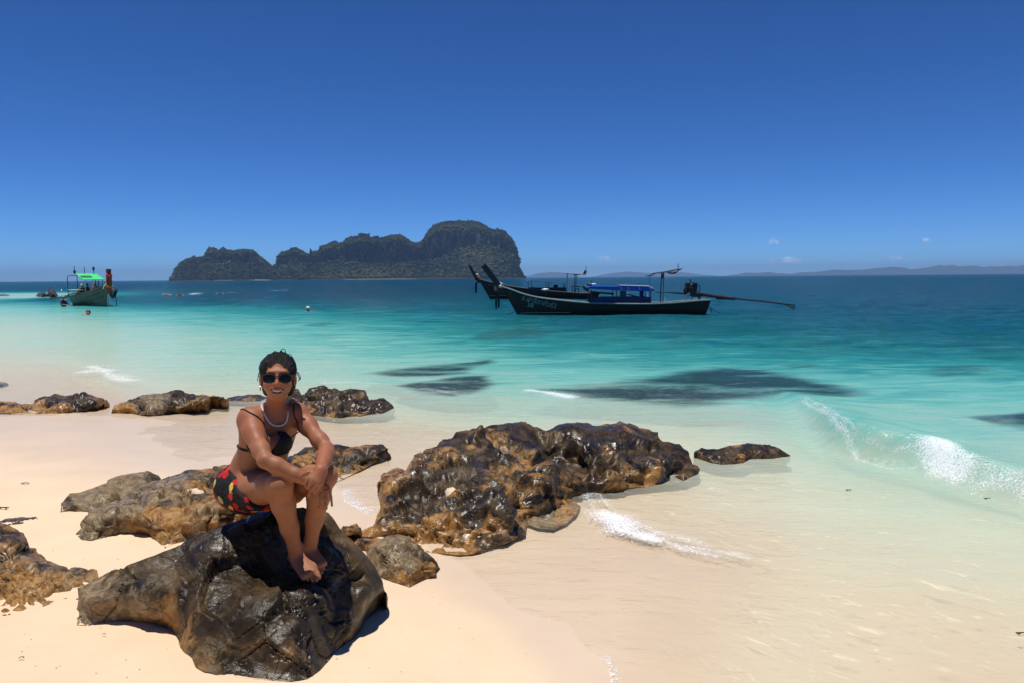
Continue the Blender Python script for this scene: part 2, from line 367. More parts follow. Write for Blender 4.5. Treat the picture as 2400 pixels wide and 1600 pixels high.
_reefs = [  # outline on the water (2352-wide picture), depth of its top, label
 ([(832,856),(900,846),(1000,834),(1130,824),(1150,830),(1110,842),(1060,856),(1000,862),(900,864)], 0.05, 'long dark submerged rock in the turquoise water behind the black wet rocks'),
 ([(905,884),(960,872),(1040,864),(1110,862),(1140,880),(1110,900),(1040,910),(960,900)], 0.06, 'dark submerged rock between the long turquoise one and the big boulder'),
 ([(1215,893),(1300,888),(1400,882),(1500,868),(1600,850),(1660,845),(1750,850),(1850,868),(1960,904),(1900,912),(1800,904),(1690,915),(1640,930),(1560,934),(1420,922),(1330,910),(1260,902)], 0.07, 'widest dark reef under the clear water, beyond the big wet boulder'),
 ([(2120,852),(2160,840),(2240,838),(2280,842),(2240,858),(2170,868),(2130,866)], 0.16, 'small dark reef patch far out in the green water by the picture edge'),
 ([(2205,956),(2300,950),(2380,942),(2460,960),(2440,990),(2360,990),(2280,976)], 0.07, 'dark submerged rock cut by the picture edge beside the breaking wave'),
 ([(1062,779),(1120,762),(1200,757),(1290,764),(1240,776),(1150,782)], 0.3, 'faint dark reef patch in front of the moored longtail boats'),
 ([(1780,838),(1860,834),(1895,842),(1830,846)], 0.2, 'little dark reef patch just beyond the widest reef'),
 ([(690,748),(740,742),(790,743),(740,751)], 0.2, 'faint dark patch of reef below the far swimmer in a cap'),
]
_reef_w = []
for po, top, lab in _reefs:
    po = np.array(po, float) * S; w = to_plane(po[:, 0], po[:, 1], np.full(len(po), 0.0))[:, :2]; _reef_w.append((w, top))
def reef_one(pts, k):
    w, top = _reef_w[k]; out = np.full(len(pts), -99.0)
    lo, hi = w.min(0) - 1, w.max(0) + 1; m = np.all((pts[:, :2] > lo) & (pts[:, :2] < hi), axis=1)
    if m.any():
        q = pts[m][:, :2]; d = poly_dist(q, w); sz = min(*(w.max(0) - w.min(0))); p3 = np.c_[q, np.zeros(len(q))]
        d = d + 0.10 * sz * fbm(p3 * 2.2 / sz, 4, 40 + k)
        bed = sand_z(pts[m]); s = sstep(-0.05 * sz, 0.10 * sz, d)
        out[m] = bed - 0.05 + (-top - bed + 0.05) * s + s * 0.07 * fbm(p3 * 2.5, 3, 50 + k) - (s <= 0) * 0.3
    return out
def reef_z(pts):
    out = np.full(len(pts), -99.0)
    for k in range(len(_reefs)): out = np.maximum(out, reef_one(pts, k))
    return out

def reef_mask(pts):
    out = np.zeros(len(pts)); p3 = np.c_[pts[:, :2], np.zeros(len(pts))]
    for k in range(len(_reefs)):
        w, top = _reef_w[k]; lo, hi = w.min(0) - 1, w.max(0) + 1; m = np.all((pts[:, :2] > lo) & (pts[:, :2] < hi), axis=1)
        if not m.any(): continue
        q = pts[m][:, :2]; sz = min(*(w.max(0) - w.min(0))); d = poly_dist(q, w) / sz; e = p3[m]
        d = d + 0.10 * fbm(e * 2.2 / sz, 4, 40 + k) + 0.05 * fbm(e * (1.2, 6, 1), 3, 44 + k)
        s = sstep(-0.06, 0.11, d) * np.clip(0.95 + 1.1 * fbm(e * (0.8, 2.2, 1), 5, 55 + k, 0.62), 0.2, 1) * (1 - 0.5 * (top > .1))
        out[m] = np.maximum(out[m], s)
    return out

# ------------------------------------------------------------------ beach sheet
TH = R(44)
def polar_grid(n_in, n_out, radii):
    th = np.concatenate([np.linspace(-math.pi, -TH, n_out, endpoint=False), np.linspace(-TH, TH, n_in, endpoint=False), np.linspace(TH, math.pi, n_out, endpoint=False)])
    return th, np.stack([np.sin(th)[None] * radii[:, None], np.cos(th)[None] * radii[:, None]], -1)
_off = np.concatenate([np.linspace(1150, 60, 330), np.geomspace(59, 0.9, 40)])
radii = np.concatenate([[0.05, 0.6, 1.2, 1.9], CAM_Z * F_PX / _off, [5000, 8000, 13500]])
radii = np.unique(np.round(radii, 4))
th, G = polar_grid(420, 40, radii)
V = np.c_[G.reshape(-1, 2), np.zeros(G.shape[0] * G.shape[1])]
V[:, 2] = sand_z(V); _t = film(V)
wet = sstep(-0.035, -0.002, _t)
beach = obj('beach', mesh('beach', V, grid_faces(*G.shape[:2], True), mat_sand(), True, dict(wet=wet))); tag(beach, kind='structure')

# ------------------------------------------------------------------ sea sheet
def pxline(pts, z=0.0, s=1.0):
    a = np.array(pts, float) * s; return to_plane(a[:, 0], a[:, 1], np.full(len(a), z))[:, :2]
breaker = pxline([(1700,880),(1790,905),(1863,928),(1924,969),(1965,1012),(2006,1044),(2067,1062),(2144,1074),(2195,1086),(2246,1107),(2322,1132),(2400,1158),(2600,1215),(2900,1300)])
inner = pxline([(1366,1172),(1378,1196),(1404,1242),(1435,1268),(1475,1298),(1526,1318),(1588,1323),(1659,1334),(1720,1345)])
_foam_lines = [  # line, width (m), strength
 (inner, 0.10, 0.62), (pxline([(1425,1240),(1465,1280),(1520,1300)]), 0.30, 0.98), (pxline([(1400,1180),(1425,1215),(1480,1248),(1560,1280),(1640,1300)]), 0.20, 0.62), (pxline([(1480,1300),(1600,1318),(1720,1322)]), 0.16, 0.66),
 (pxline([(1990,1085),(2060,1090)]), 0.10, 0.62), (pxline([(2188,1086),(2215,1106),(2255,1122)]), 0.24, 0.98), (pxline([(2255,1122),(2300,1136),(2350,1152),(2420,1180)]), 0.17, 0.64), (pxline([(1880,950),(1925,985),(1965,1030),(2010,1066),(2080,1082),(2160,1092)]), 0.06, 0.66), (pxline([(1885,945),(1924,974),(1965,1018),(2006,1052),(2067,1070),(2144,1080),(2195,1092),(2246,1112),(2322,1137),(2400,1163)]), 0.028, 0.66),
 (pxline([(189,872),(230,864),(275,885),(300,890)]), 0.42, 0.72), (pxline([(215,858),(250,868)]), 0.45, 0.78),
 (pxline([(1238,914),(1275,918),(1330,928)]), 0.28, 0.9), (pxline([(765,897),(830,894),(890,897)]), 0.22, 0.6), (pxline([(980,910),(1030,915),(1075,923)]), 0.2, 0.55),
 (pxline([(1545,912),(1600,904),(1660,902)]), 0.10, 0.5), (pxline([(1700,900),(1780,893)]), 0.09, 0.45), (pxline([(447,690),(463,687.5),(478,686.5)]), 1.5, 0.78), (pxline([(452,688),(470,690)]), 1.3, 0.7), (pxline([(648,681),(660,680.5),(674,681)]), 1.5, 0.8), (pxline([(536,687),(546,686)]), 1.3, 0.7),
 (pxline([(1598,732),(1625,731)]), 0.55, 0.95),
 (pxline([(700,1180),(790,1195),(850,1180)]), 0.04, 0.12), (pxline([(1150,1345),(1180,1365),(1200,1372)]), 0.16, 0.40),
 (pxline([(1353,1528),(1400,1545),(1440,1575),(1460,1600)]), 0.15, 0.24),
]
_off = np.concatenate([np.linspace(1150, 36, 640), np.geomspace(35.5, 0.85, 110)])
radii = np.unique(np.round(np.concatenate([CAM_Z * F_PX / _off, [4200, 5500, 8000, 13500]]), 4))
th, G = polar_grid(760, 30, radii)
V = np.c_[G.reshape(-1, 2), np.zeros(G.shape[0] * G.shape[1])]; q = V[:, :2]; r = np.hypot(q[:, 0], q[:, 1])
sz = sand_z(V); tt = film(V); wz = np.where(tt > 0, np.maximum(0, sz + tt), sz + np.minimum(tt, -0.004) - 0.01)
reefm = reef_mask(V); depth = np.clip(wz - sz, 0, 30)
deep = np.clip(wz - sz, 0, 30)
p3 = np.c_[q, np.zeros(len(q))]
amp = (0.004 + 0.075 * sstep(0.1, 3.0, deep)) * sstep(200, 40, r) * sstep(0.0, 0.03, tt)
wz = wz + amp * (fbm(p3 * (0.6, 1.5, 1), 4, 21) * 1.6 + 0.5 * np.sin(q[:, 1] * 2.1 + 2.0 * fbm(p3 * 0.25, 2, 22)))
wz = wz + 0.12 * sstep(0.5, 3, deep) * sstep(160, 40, r) * fbm(p3 * (0.12, 0.4, 1), 3, 23)
d, side, par = line_dist(q, breaker)
bh = 0.29 * sstep(0.06, 0.35, par) * (0.85 + 0.3 * fbm(p3 * 1.1, 2, 24))
prof = np.where(side < 0, np.exp(-(d / 0.17) ** 2), np.exp(-(d / 0.75) ** 2)) - 0.28 * np.where(side < 0, np.exp(-((d - 0.42) / 0.28) ** 2), 0)
wz = wz + bh * prof; depth = depth + 0.9 * bh * np.clip(prof, 0, 1)
d2, side2, par2 = line_dist(q, inner)
wz = wz + 0.02 * np.exp(-(d2 / 0.16) ** 2) * sstep(0, .1, par2)
foam = np.zeros(len(q))
for ln, w, st in _foam_lines:
    lo, hi = ln.min(0) - 3 * w - .5, ln.max(0) + 3 * w + .5; m = np.all((q > lo) & (q < hi), axis=1)
    if not m.any(): continue
    dd = line_dist(q[m], ln)[0]; ww = w * (0.75 + 0.7 * fbm(p3[m] * (1.5 / max(w * 3, .3)), 3, 31))
    foam[m] = np.maximum(foam[m], st * np.exp(-(dd / np.maximum(ww, 0.02)) ** 2))
edge = np.exp(-(tt / 0.005) ** 2) * (tt > -0.001) * sstep(9, 6, r)
foam = np.maximum(foam, edge * 0.72 * sstep(-0.35, 0.25, fbm(p3 * 1.7, 3, 33)))
foam = np.clip(foam + (foam > 0.15) * 0.12 * fbm(p3 * 9, 2, 34), 0, 1)
wz = wz + foam * sstep(60, 20, r) * (0.004 + 0.012 * fbm(p3 * 14, 3, 35)) * sstep(0.4, 0.8, foam)
V[:, 2] = wz
Fq = grid_faces(*G.shape[:2], True)
keep = (tt[Fq] > -0.03).any(1); Fq = Fq[keep]
used = np.zeros(len(V), bool); used[Fq.ravel()] = True; idx = np.cumsum(used) - 1
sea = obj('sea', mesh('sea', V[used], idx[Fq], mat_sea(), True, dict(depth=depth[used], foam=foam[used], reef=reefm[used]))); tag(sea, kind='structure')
EDGE_FOAM = [(ln, w, st) for ln, w, st in _foam_lines]

# reefs
m_reef = mat_reef()
for k, (po, top, lab) in enumerate(_reefs):
    w = _reef_w[k][0]; lo, hi = w.min(0), w.max(0); ext = (hi - lo) * 0.25; lo -= ext; hi += ext
    nx, ny = 60, 40
    gx, gy = np.meshgrid(np.linspace(lo[0], hi[0], nx), np.linspace(lo[1], hi[1], ny)); VV = np.c_[gx.ravel(), gy.ravel(), np.zeros(nx * ny)]
    VV[:, 2] = reef_one(VV, k); VV[:, 2] = np.where(VV[:, 2] < -50, sand_z(VV) - 0.35, VV[:, 2])
    c = np.array([*w.mean(0), VV[:, 2].min()])
    o = obj('submerged_rock', mesh('submerged_rock', VV - c, grid_faces(ny, nx), m_reef), None, c)
    tag(o, lab, 'reef rock', 'dark reef rocks under the clear water')

# ------------------------------------------------------------------ island
def mat_island():
    t = NT('island_rock'); co = t.pos(); veg = t.attr('veg')
    n = t.noise(0.05, 6, 0.65, t.scaled(co, (1, 1, 0.35))); n2 = t.noise(0.16, 5, 0.65, co)
    rock = t.ramp(n, [(0.3, (0.012, 0.011, 0.011)), (0.48, (0.034, 0.032, 0.031)), (0.58, (0.075, 0.064, 0.056)), (0.70, (0.26, 0.24, 0.21))])
    vg = t.ramp(n2, [(0.3, (0.010, 0.014, 0.006)), (0.55, (0.032, 0.032, 0.013)), (0.75, (0.075, 0.060, 0.030))])
    c = t.mix(t.mr(t.math('ADD', veg, t.math('MULTIPLY', t.math('SUBTRACT', n2, 0.5), 1.3)), 0.35, 0.6), rock, vg)
    c = t.mix(t.attr('shore'), c, (0.34, 0.29, 0.24))
    return t.out(t.bsdf(c, 0.95, t.bump(n2, 0.8, 6.0), Specular_IOR_Level=0.1))
c7 = lambda L: [(380 + x / 5.113, 490 + y / 5.113) for x, y in L]
c8 = lambda L: [(780 + x / 4.9, 490 + y / 4.9) for x, y in L]
sky_isl = c7([(95,858),(150,720),(220,640),(290,595),(390,570),(430,580),(520,572),(528,490),(560,465),(610,458),(650,470),(665,505),(690,480),(735,455),(765,485),(830,490),(860,505),(900,482),(930,495),(970,478),(1090,488),(1130,520),(1145,560),(1200,580),(1235,620),(1240,690),(1280,720),(1330,765),(1348,750),(1358,640),(1385,560),(1430,510),(1480,510),(1550,470),(1600,460),(1650,485),(1700,510),(1763,545),(1770,472),(1802,515),(1880,490),(1890,445),(1960,430),(2040,385),(2100,390),(2115,415),(2150,405)]) + \
  c8([(60,395),(130,385),(140,345),(180,330),(290,310),(310,285),(420,290),(430,325),(500,315),(540,330),(600,320),(650,300),(770,293),(830,320),(900,375),(970,390),(1020,370),(1080,270),(1150,190),(1250,150),(1350,135),(1600,135),(1720,165),(1840,240),(1890,230),(1960,245),(2030,310),(2090,390),(2120,480),(2140,580),(2147,690),(2190,745),(2195,792)])
sk = np.array(sky_isl); D0 = 1750.0
nu, nv = 620, 54
us = np.linspace(sk[0, 0], sk[-1, 0], nu); ys = np.interp(us, sk[:, 0], sk[:, 1])
ys = ys + 1.3 * fbm(np.c_[us * 0.22, us * 0, us * 0], 4, 61)
base = horizon(us) + CAM_Z * F_PX / D0 - 0.3
ys = np.minimum(ys, base - 0.5)
tv = np.linspace(0, 1, nv)[:, None]
PX = np.broadcast_to(us, (nv, nu)); PY = base + (ys - base) * tv
hh = (base - ys)[None] / F_PX * D0                                    # height in metres
zz = hh * tv; q3 = np.stack([PX / F_PX * D0, np.zeros_like(PX), zz], -1)
talus = 34 + 26 * fbm(q3 * (0.006, 1, 0), 3, 62) + 30 * np.exp(-((PX - 1110) / 90) ** 2)   # top of the wooded slope
talus = np.clip(np.minimum(talus, hh * 0.85), 3, 90)
dep = np.where(zz < talus, 1.5 * zz, 1.5 * talus + 0.08 * (zz - talus)) + 60 * sstep(0.75, 1.0, tv) ** 2 * (hh > 20)
dep = dep + 30 * fbm(q3 * (0.02, 1, 0.005), 4, 63) + 12 * fbm(q3 * (0.07, 1, 0.016), 4, 64) + 3 * fbm(q3 * (0.16, 1, 0.12), 3, 65)
dep = dep + 90 * np.abs(fbm(q3 * (0.009, 1, 0.002), 2, 66))
endf = np.minimum(sstep(sk[0, 0], sk[0, 0] + 60, PX), sstep(sk[-1, 0], sk[-1, 0] - 50, PX)); dep = dep + 60 * (1 - endf) ** 2
dep = dep * sstep(0, 0.05, tv) 
V = P(PX.ravel(), PY.ravel(), D0 + dep.ravel())
veg = np.where(zz < talus, 0.85, 0.12) + 0.75 * sstep(0.72, 0.92, tv) * sstep(-0.5, 0.2, fbm(q3 * (0.012, 1, 0.0), 2, 67)) + 0.45 * fbm(q3 * (0.02, 1, 0.02), 3, 68)
veg = np.where(PX < 520, veg + 0.35, veg)
shore = ((zz < 1.3) & ((np.abs(PX - 890) < 85) | (np.abs(PX - 515) < 32) | (np.abs(PX - 610) < 25))).astype(float)
top = V.reshape(nv, nu, 3)[-1]; rings = [top + np.array([0, 40, 0]) * 1.0 - np.c_[np.zeros((nu, 2)), hh[0] * 0.18], top + np.array([0, 120, 0]) - np.c_[np.zeros((nu, 2)), hh[0] * 0.6], np.c_[top[:, 0], top[:, 1] + 200, np.full(nu, -3.0)]]
Vall = np.concatenate([np.c_[V[:nu, :2], np.full(nu, -3.0)], V] + rings); rows = nv + 4
pad = lambda a, f: np.concatenate([a.reshape(nv, nu)[:1].ravel(), a.ravel(), np.full(3 * nu, f)])
island = obj('island', mesh('island', Vall, grid_faces(rows, nu), mat_island(), True, dict(veg=pad(veg, 0.8), shore=pad(shore, 0.0)))); tag(island, kind='structure')
# its trees: small leafy clumps over the wooded slope and the tops
rng = np.random.default_rng(5)
bm = bmesh.new(); bmesh.ops.create_icosphere(bm, subdivisions=1, radius=1); cv = np.array([v.co[:] for v in bm.verts]); cf = np.array([[v.index for v in f.verts] for f in bm.faces]); bm.free()
pv = np.clip(np.where(zz < talus, 0.75, 0.03) + 0.7 * (tv > 0.80) + 0.3 * (PX < 520), 0, 1); pv = pv * (tv > 0.03)
pv = pv * (0.15 + 1.1 * sstep(-0.12, 0.22, fbm(q3 * (0.016, 1, 0.022), 3, 71)))
cand = rng.choice(nv * nu, 14000, replace=False, p=(pv * (hh / 60 + 0.2)).ravel() / (pv * (hh / 60 + 0.2)).sum()); 
cs = V[cand] + rng.normal(0, 1.2, (len(cand), 3)) * (1, 1, 0.3); rad = 1.0 + 3.6 * rng.random(len(cand)) ** 2.2
rad = np.where(np.broadcast_to(tv, (nv, nu)).ravel()[cand] > 0.9, rad * 0.5, rad)
VV = (cv[None] * rng.uniform(0.55, 1.45, (len(cand), len(cv), 1)) * rad[:, None, None] * np.array([1.1, 1, 0.85]) + cs[:, None] + np.array([0, 0, 0.5]) * rad[:, None, None]).reshape(-1, 3)
FF = (cf[None] + (np.arange(len(cand)) * len(cv))[:, None, None]).reshape(-1, 3)
tone = np.repeat(np.clip(0.45 + 0.45 * fbm(V[cand] * 0.018, 3, 72) * 1.6 + rng.normal(0, .2, len(cand)), 0, 1), len(cv))
t = NT('island_leaves'); tn = t.attr('tone')
c = t.ramp(tn, [(0, (0.008, 0.012, 0.005)), (0.35, (0.022, 0.032, 0.010)), (0.6, (0.050, 0.058, 0.018)), (0.8, (0.065, 0.085, 0.022)), (1, (0.12, 0.095, 0.045))])
forest = obj('forest', mesh('forest', VV, FF, t.out(t.bsdf(c, 0.9, Specular_IOR_Level=0.1)), False, dict(tone=tone))); tag(forest, kind='stuff')

# ------------------------------------------------------------------ far hills
def ridge(name, pts, D, mat, pad_px=0.0):
    a = np.array(pts, float); us = np.linspace(a[0, 0], a[-1, 0], 260); ys = np.interp(us, a[:, 0], a[:, 1]) + 0.5 * fbm(np.c_[us * 0.09, us * 0, us * 0], 4, 81)
    b = horizon(us) + CAM_Z * F_PX / D; ys = np.minimum(ys, b - 0.2); H = (b - ys) / F_PX * D; nv = 10
    rows = []
    for k in range(nv):
        t = k / (nv - 1); w = P(us, b + (ys - b) * t, np.full(len(us), D) + 500 * t + 130 * fbm(np.c_[us * 0.05, us * 0 + t * 2, us * 0], 3, 82) * t * (1 - t) * 4); rows.append(w)
    top = rows[-1]; rows = [np.c_[rows[0][:, :2], np.full(len(us), -3.0)]] + rows + [np.c_[top[:, 0], top[:, 1] + 250, top[:, 2] * 0.6], np.c_[top[:, 0], top[:, 1] + 600, np.full(len(us), -3.0)]]
    o = obj(name, mesh(name, np.concatenate(rows), grid_faces(len(rows), len(us)), mat)); return tag(o, kind='structure')
m_hill = simple('hill_forest', (0.045, 0.055, 0.03), 0.95, 0.4, 0.004, 0, Specular_IOR_Level=0.1)
cb = lambda L: [(1600 + x / 2.94, 500 + y / 2.94) for x, y in L]
ridge('hills', cb([(355,427),(430,410),(520,412),(590,405),(650,413),(700,415),(760,419),(800,410),(850,406),(920,405),(1000,395),(1060,388),(1130,392),(1250,388),(1330,380),(1440,370),(1530,375),(1570,388),(1640,380),(1700,372),(1770,357),(1820,365),(1860,355),(1900,368),(2000,360),(2080,372),(2130,365),(2180,370),(2250,362),(2310,368),(2352,358),(2600,352),(2900,365),(3200,380),(3500,402)]), 9500, m_hill)
ridge('hills', [(1225,651.2),(1256,642),(1290,637.5),(1330,640),(1362,650.3)], 13200, m_hill)
ridge('hills', [(1385,650),(1430,641),(1470,637),(1520,640.5),(1600,638),(1640,644),(1690,647)], 13200, m_hill)

# ------------------------------------------------------------------ small fair-weather clouds, outside the haze
m_cloud = NT('cloud_white'); nz_ = m_cloud.n('LayerWeight', Blend=0.35).outputs['Facing']
_cd = m_cloud.n('AddShader', i0=m_cloud.n('BsdfDiffuse', Color=(0.85, 0.84, 0.85, 1)).outputs[0], i1=m_cloud.n('BsdfTranslucent', Color=(0.8, 0.79, 0.8, 1)).outputs[0]).outputs[0]; _ct = m_cloud.n('BsdfTransparent').outputs[0]
m_cloud = m_cloud.out(m_cloud.n('MixShader', i0=m_cloud.mr(nz_, 0.0, 0.6, 0.84, 1.0), i1=_cd, i2=_ct).outputs[0])
for k, (px, py, w, h, lab) in enumerate([(1852,611,64,15,'largest little white cloud low over the far hills'),(1814,614,20,13,'small cloud puff just left of the largest cloud'),(1812,567,26,9,'tiny cloud high above the largest cloud'),(2172,562,24,7,'tiny lone cloud highest over the far right hills'),(2100,604,32,8,'flat faint cloud above the rounded far hill'),(1418,605,30,9,'small faint cloud above the moored boats')]):
    D = 17000.0; b = MB(); rr = random.Random(k); sc = D / F_PX
    for j in range(9):
        u = rr.uniform(-1, 1); v = rr.uniform(0, 1) * (1 - abs(u)) ; s = rr.uniform(0.22, 0.42)
        b.blob((u * w * 0.40 * sc, rr.uniform(-1, 1) * h * sc, (v - 0.35) * h * 0.9 * sc), (s * w * 0.5 * sc, s * w * 0.5 * sc, s * h * 1.3 * sc), k * 20 + j, 3, 0.35, 1.6)
    o = b.build('cloud', m_cloud, None, True); o.location = P(px, py, D); tag(o, lab, 'cloud', 'small clouds low over the horizon')

# ------------------------------------------------------------------ haze
b = MB(); b.box((0, 0, 87.0), (28400, 28400, 204)); t = NT('haze_air'); b_ = t.n('VolumePrincipled', Color=(0.36, 0.61, 1.0, 1), Density=1.1e-4)
b_.inputs['Anisotropy'].default_value = 0.0
haze = b.build('haze', t.out(vol=b_.outputs[0])); tag(haze, kind='stuff')
# ------------------------------------------------------------------ rocks
def mat_rock():
    t = NT('wet_rock'); co = t.pos(); och = t.attr('ochre'); pale = t.attr('pale'); crack = t.attr('crack'); cell = t.attr('cell')
    n1 = t.noise(5, 6, 0.68, co, 0.6); n2 = t.noise(19, 6, 0.7, co, 0.4); n3 = t.noise(70, 4, 0.65, co); n4 = t.noise(2.1, 4, 0.6, co)
    dark = t.ramp(n1, [(0.30, (0.007, 0.005, 0.003)), (0.46, (0.034, 0.022, 0.010)), (0.60, (0.085, 0.054, 0.022)), (0.76, (0.17, 0.108, 0.045))])
    ochr = t.ramp(n2, [(0.28, (0.085, 0.036, 0.010)), (0.45, (0.27, 0.13, 0.032)), (0.60, (0.42, 0.23, 0.07)), (0.75, (0.54, 0.36, 0.17))])
    grey = t.ramp(n2, [(0.28, (0.080, 0.055, 0.025)), (0.48, (0.21, 0.150, 0.078)), (0.65, (0.33, 0.245, 0.14)), (0.8, (0.44, 0.34, 0.215))])
    jit = t.math('ADD', t.math('MULTIPLY', t.math('SUBTRACT', n1, 0.5), 1.5), t.math('MULTIPLY', t.math('SUBTRACT', cell, 0.5), 0.55))
    jit2 = t.math('ADD', t.math('MULTIPLY', t.math('SUBTRACT', n4, 0.5), 1.6), t.math('MULTIPLY', t.math('SUBTRACT', n2, 0.5), 0.9))
    c = t.mix(t.mr(t.math('ADD', och, jit), 0.32, 0.72, 0, 1, True), dark, ochr)
    c = t.mix(t.mr(t.math('ADD', pale, jit2), 0.38, 0.8, 0, 1, True), c, grey)
    wv = t.n('VectorMath', dict(operation='ADD'), i0=co, i1=t.n('VectorMath', dict(operation='SCALE'), i0=t.noise(4, 4, .65, co, out='Color'), i3=.22).outputs[0]).outputs[0]
    v1 = t.n('TexVoronoi', dict(feature='DISTANCE_TO_EDGE'), Scale=7.5); t.t.links.new(wv, v1.inputs['Vector'])
    v2 = t.n('TexVoronoi', dict(feature='F1'), Scale=15.0); t.t.links.new(wv, v2.inputs['Vector'])
    fine = t.math('MULTIPLY', t.mr(v1.outputs['Distance'], 0.0, 0.035, 1, 0), t.mr(n4, 0.42, 0.58, 0, 1))
    c = t.mix(t.math('MULTIPLY', t.math('MAXIMUM', crack, fine), 0.85), c, (0.012, 0.007, 0.003))
    h = t.math('ADD', t.math('MULTIPLY', n2, 0.7), t.math('ADD', t.math('MULTIPLY', n3, 0.13), t.math('SUBTRACT', t.math('MULTIPLY', v2.outputs['Distance'], 0.28), t.math('MULTIPLY', fine, 0.7))))
    nrm = t.n('Bump', Strength=0.55, Distance=0.016, Height=h).outputs[0]
    ro = t.mr(t.math('ADD', n1, t.math('MULTIPLY', pale, 0.25)), 0.30, 0.70, 0.22, 0.55)
    return t.out(t.bsdf(c, ro, nrm, Specular_IOR_Level=0.22, Coat_Weight=t.mr(n4, 0.45, 0.62, 0.0, 0.4), Coat_Roughness=0.16, Coat_Normal=t.n('Bump', Strength=0.35, Distance=0.012, Height=n2).outputs[0]))
m_rock = mat_rock()

def rock(label, outline, inner=(), ochre=((0, 0, 0.2),), pale=((0, 0, 0.0),), chip=0.4, step=4.5, back=0.5, facet=0.05, rough=0.03, cellsize=0.16, seed=1, crackw=0.010, strata=0.0, sfreq=9.0, pillow=0.0, ob=0.0, pb=0.0, big=0.0, cat='rock', group='wet rocks on the beach', tf=None, squash=1.0, dbase=None):
    """outline: (px, py, depth or 'g' for where the ground or water meets the rock); inner: (px, py, depth)"""
    tf = tf or (lambda x, y: (x, y)); step = step * 0.85
    O = [(*tf(o[0], o[1]), o[2]) for o in outline]; I = [(*tf(o[0], o[1]), o[2]) for o in inner]
    oc = np.array([(*tf(o[0], o[1]), o[2]) for o in ochre], float); pa = np.array([(*tf(o[0], o[1]), o[2]) for o in pale], float)
    px = np.array([o[0] for o in O], float); py = np.array([o[1] for o in O], float); isg = np.array([o[2] == 'g' for o in O])
    dg = ground(px, py)[1]; D = np.array([dg[k] if isg[k] else float(o[2]) for k, o in enumerate(O)])
    # dense boundary
    B = []; n = len(O)
    for k in range(n):
        j = (k + 1) % n; L = math.hypot(px[j] - px[k], py[j] - py[k]); m = max(1, int(round(L / step)))
        for s in range(m):
            t = s / m; B.append((px[k] + (px[j] - px[k]) * t, py[k] + (py[j] - py[k]) * t, D[k] + (D[j] - D[k]) * t, isg[k] * (1 - t) + isg[j] * t))
    B = np.array(B); nb = len(B); jag = fbm(np.c_[B[:, :2] * 0.045, np.full(nb, seed * 1.7)], 3, seed); ctr = B[:, :2].mean(0)
    nx_ = np.roll(B[:, :2], -1, 0) - np.roll(B[:, :2], 1, 0); nrm = np.c_[nx_[:, 1], -nx_[:, 0]]; nrm /= np.linalg.norm(nrm, axis=1)[:, None] + 1e-9
    B[:, :2] += nrm * (jag * step * 0.7)[:, None]
    # ground edge stays on the ground
    gg = B[:, 3] > 0.99
    if gg.any(): B[gg, 2] = ground(B[gg, 0], B[gg, 1])[1]
    poly = B[:, :2]; lo, hi = poly.min(0), poly.max(0)
    gx, gy = np.meshgrid(np.arange(lo[0], hi[0], step), np.arange(lo[1], hi[1], step * 0.8)); rg = np.random.default_rng(seed)
    Q = np.c_[gx.ravel(), gy.ravel()] + rg.uniform(-.25, .25, (gx.size, 2)) * step
    dist = poly_dist(Q, poly[::2] if nb > 300 else poly); Q = Q[dist > step * 0.55]
    pts2 = np.concatenate([poly, Q])
    edges = [(i, (i + 1) % nb) for i in range(nb)]
    vv, ee, ff, *_ = delaunay_2d_cdt([Vector(p) for p in pts2], edges, [], 1, 1e-4)
    vv = np.array([v[:] for v in vv]); ff = [tuple(f) for f in ff]
    # depth of every point
    sub = B[::max(1, nb // 90)]; ctrl = np.concatenate([sub[:, :3]] + ([np.array(I, float)] if I else []))
    sc = 1.0 / max(hi - lo); f = RBF((ctrl[:, :2] - lo) * sc, ctrl[:, 2], lam=1e-5)
    d = f((vv - lo) * sc); d = np.clip(d, ctrl[:, 2].min() - 0.25, ctrl[:, 2].max() + 0.3)
    nbv = min(nb, len(vv)); d[:nbv] = B[:nbv, 2]
    # ease the field to the boundary
    V = P(vv[:, 0], vv[:, 1], d)
    # skirt behind and below
    gw = sstep(0.25, 0.9, B[:, 3]); rings = []; base = V[:nb]
    hd = base - CAMP; hd[:, 2] = 0; hd /= np.linalg.norm(hd, axis=1)[:, None]
    bz = sand_z(base) - 0.25 if dbase is None else np.full(nb, dbase)
    for bk, dp in ((0.10, 0.10), (0.28, 0.34), (0.6, 0.8), (1.0, 1.6)):
        w = base + hd * (back * bk * (1 - gw) + 0.30 * bk * gw)[:, None]
        w[:, 2] = np.maximum(base[:, 2] - back * dp * (1 - gw) - gw * 0.07 * dp, np.minimum(bz, base[:, 2] - 0.01)) if dp < 1.5 else np.minimum(bz, base[:, 2] - 0.05) * (1 - gw) + (base[:, 2] - 0.13) * gw
        rings.append(w)
    nv0 = len(V); VV = np.concatenate([V] + rings)
    for r_ in range(4):
        a0 = 0 if r_ == 0 else nv0 + (r_ - 1) * nb; b0 = nv0 + r_ * nb
        for i in range(nb):
            j = (i + 1) % nb; ff.append((a0 + i, a0 + j, b0 + j, b0 + i))
    me = bpy.data.meshes.new('tmp'); me.from_pydata([tuple(v) for v in VV], [], ff); bm = bmesh.new(); bm.from_mesh(me); bmesh.ops.recalc_face_normals(bm, faces=bm.faces)
    bm.normal_update(); N = np.array([v.normal[:] for v in bm.verts]); bm.to_mesh(me); bm.free()
    if (N[:nv0] * (V - CAMP)).sum() > 0: N = -N; me.flip_normals()
    size = np.linalg.norm(VV.max(0) - VV.min(0))
    # broken facets: Voronoi blocks, each tilted its own way, with cracks between
    cl = cellsize; lo3, hi3 = VV.min(0) - cl, VV.max(0) + cl
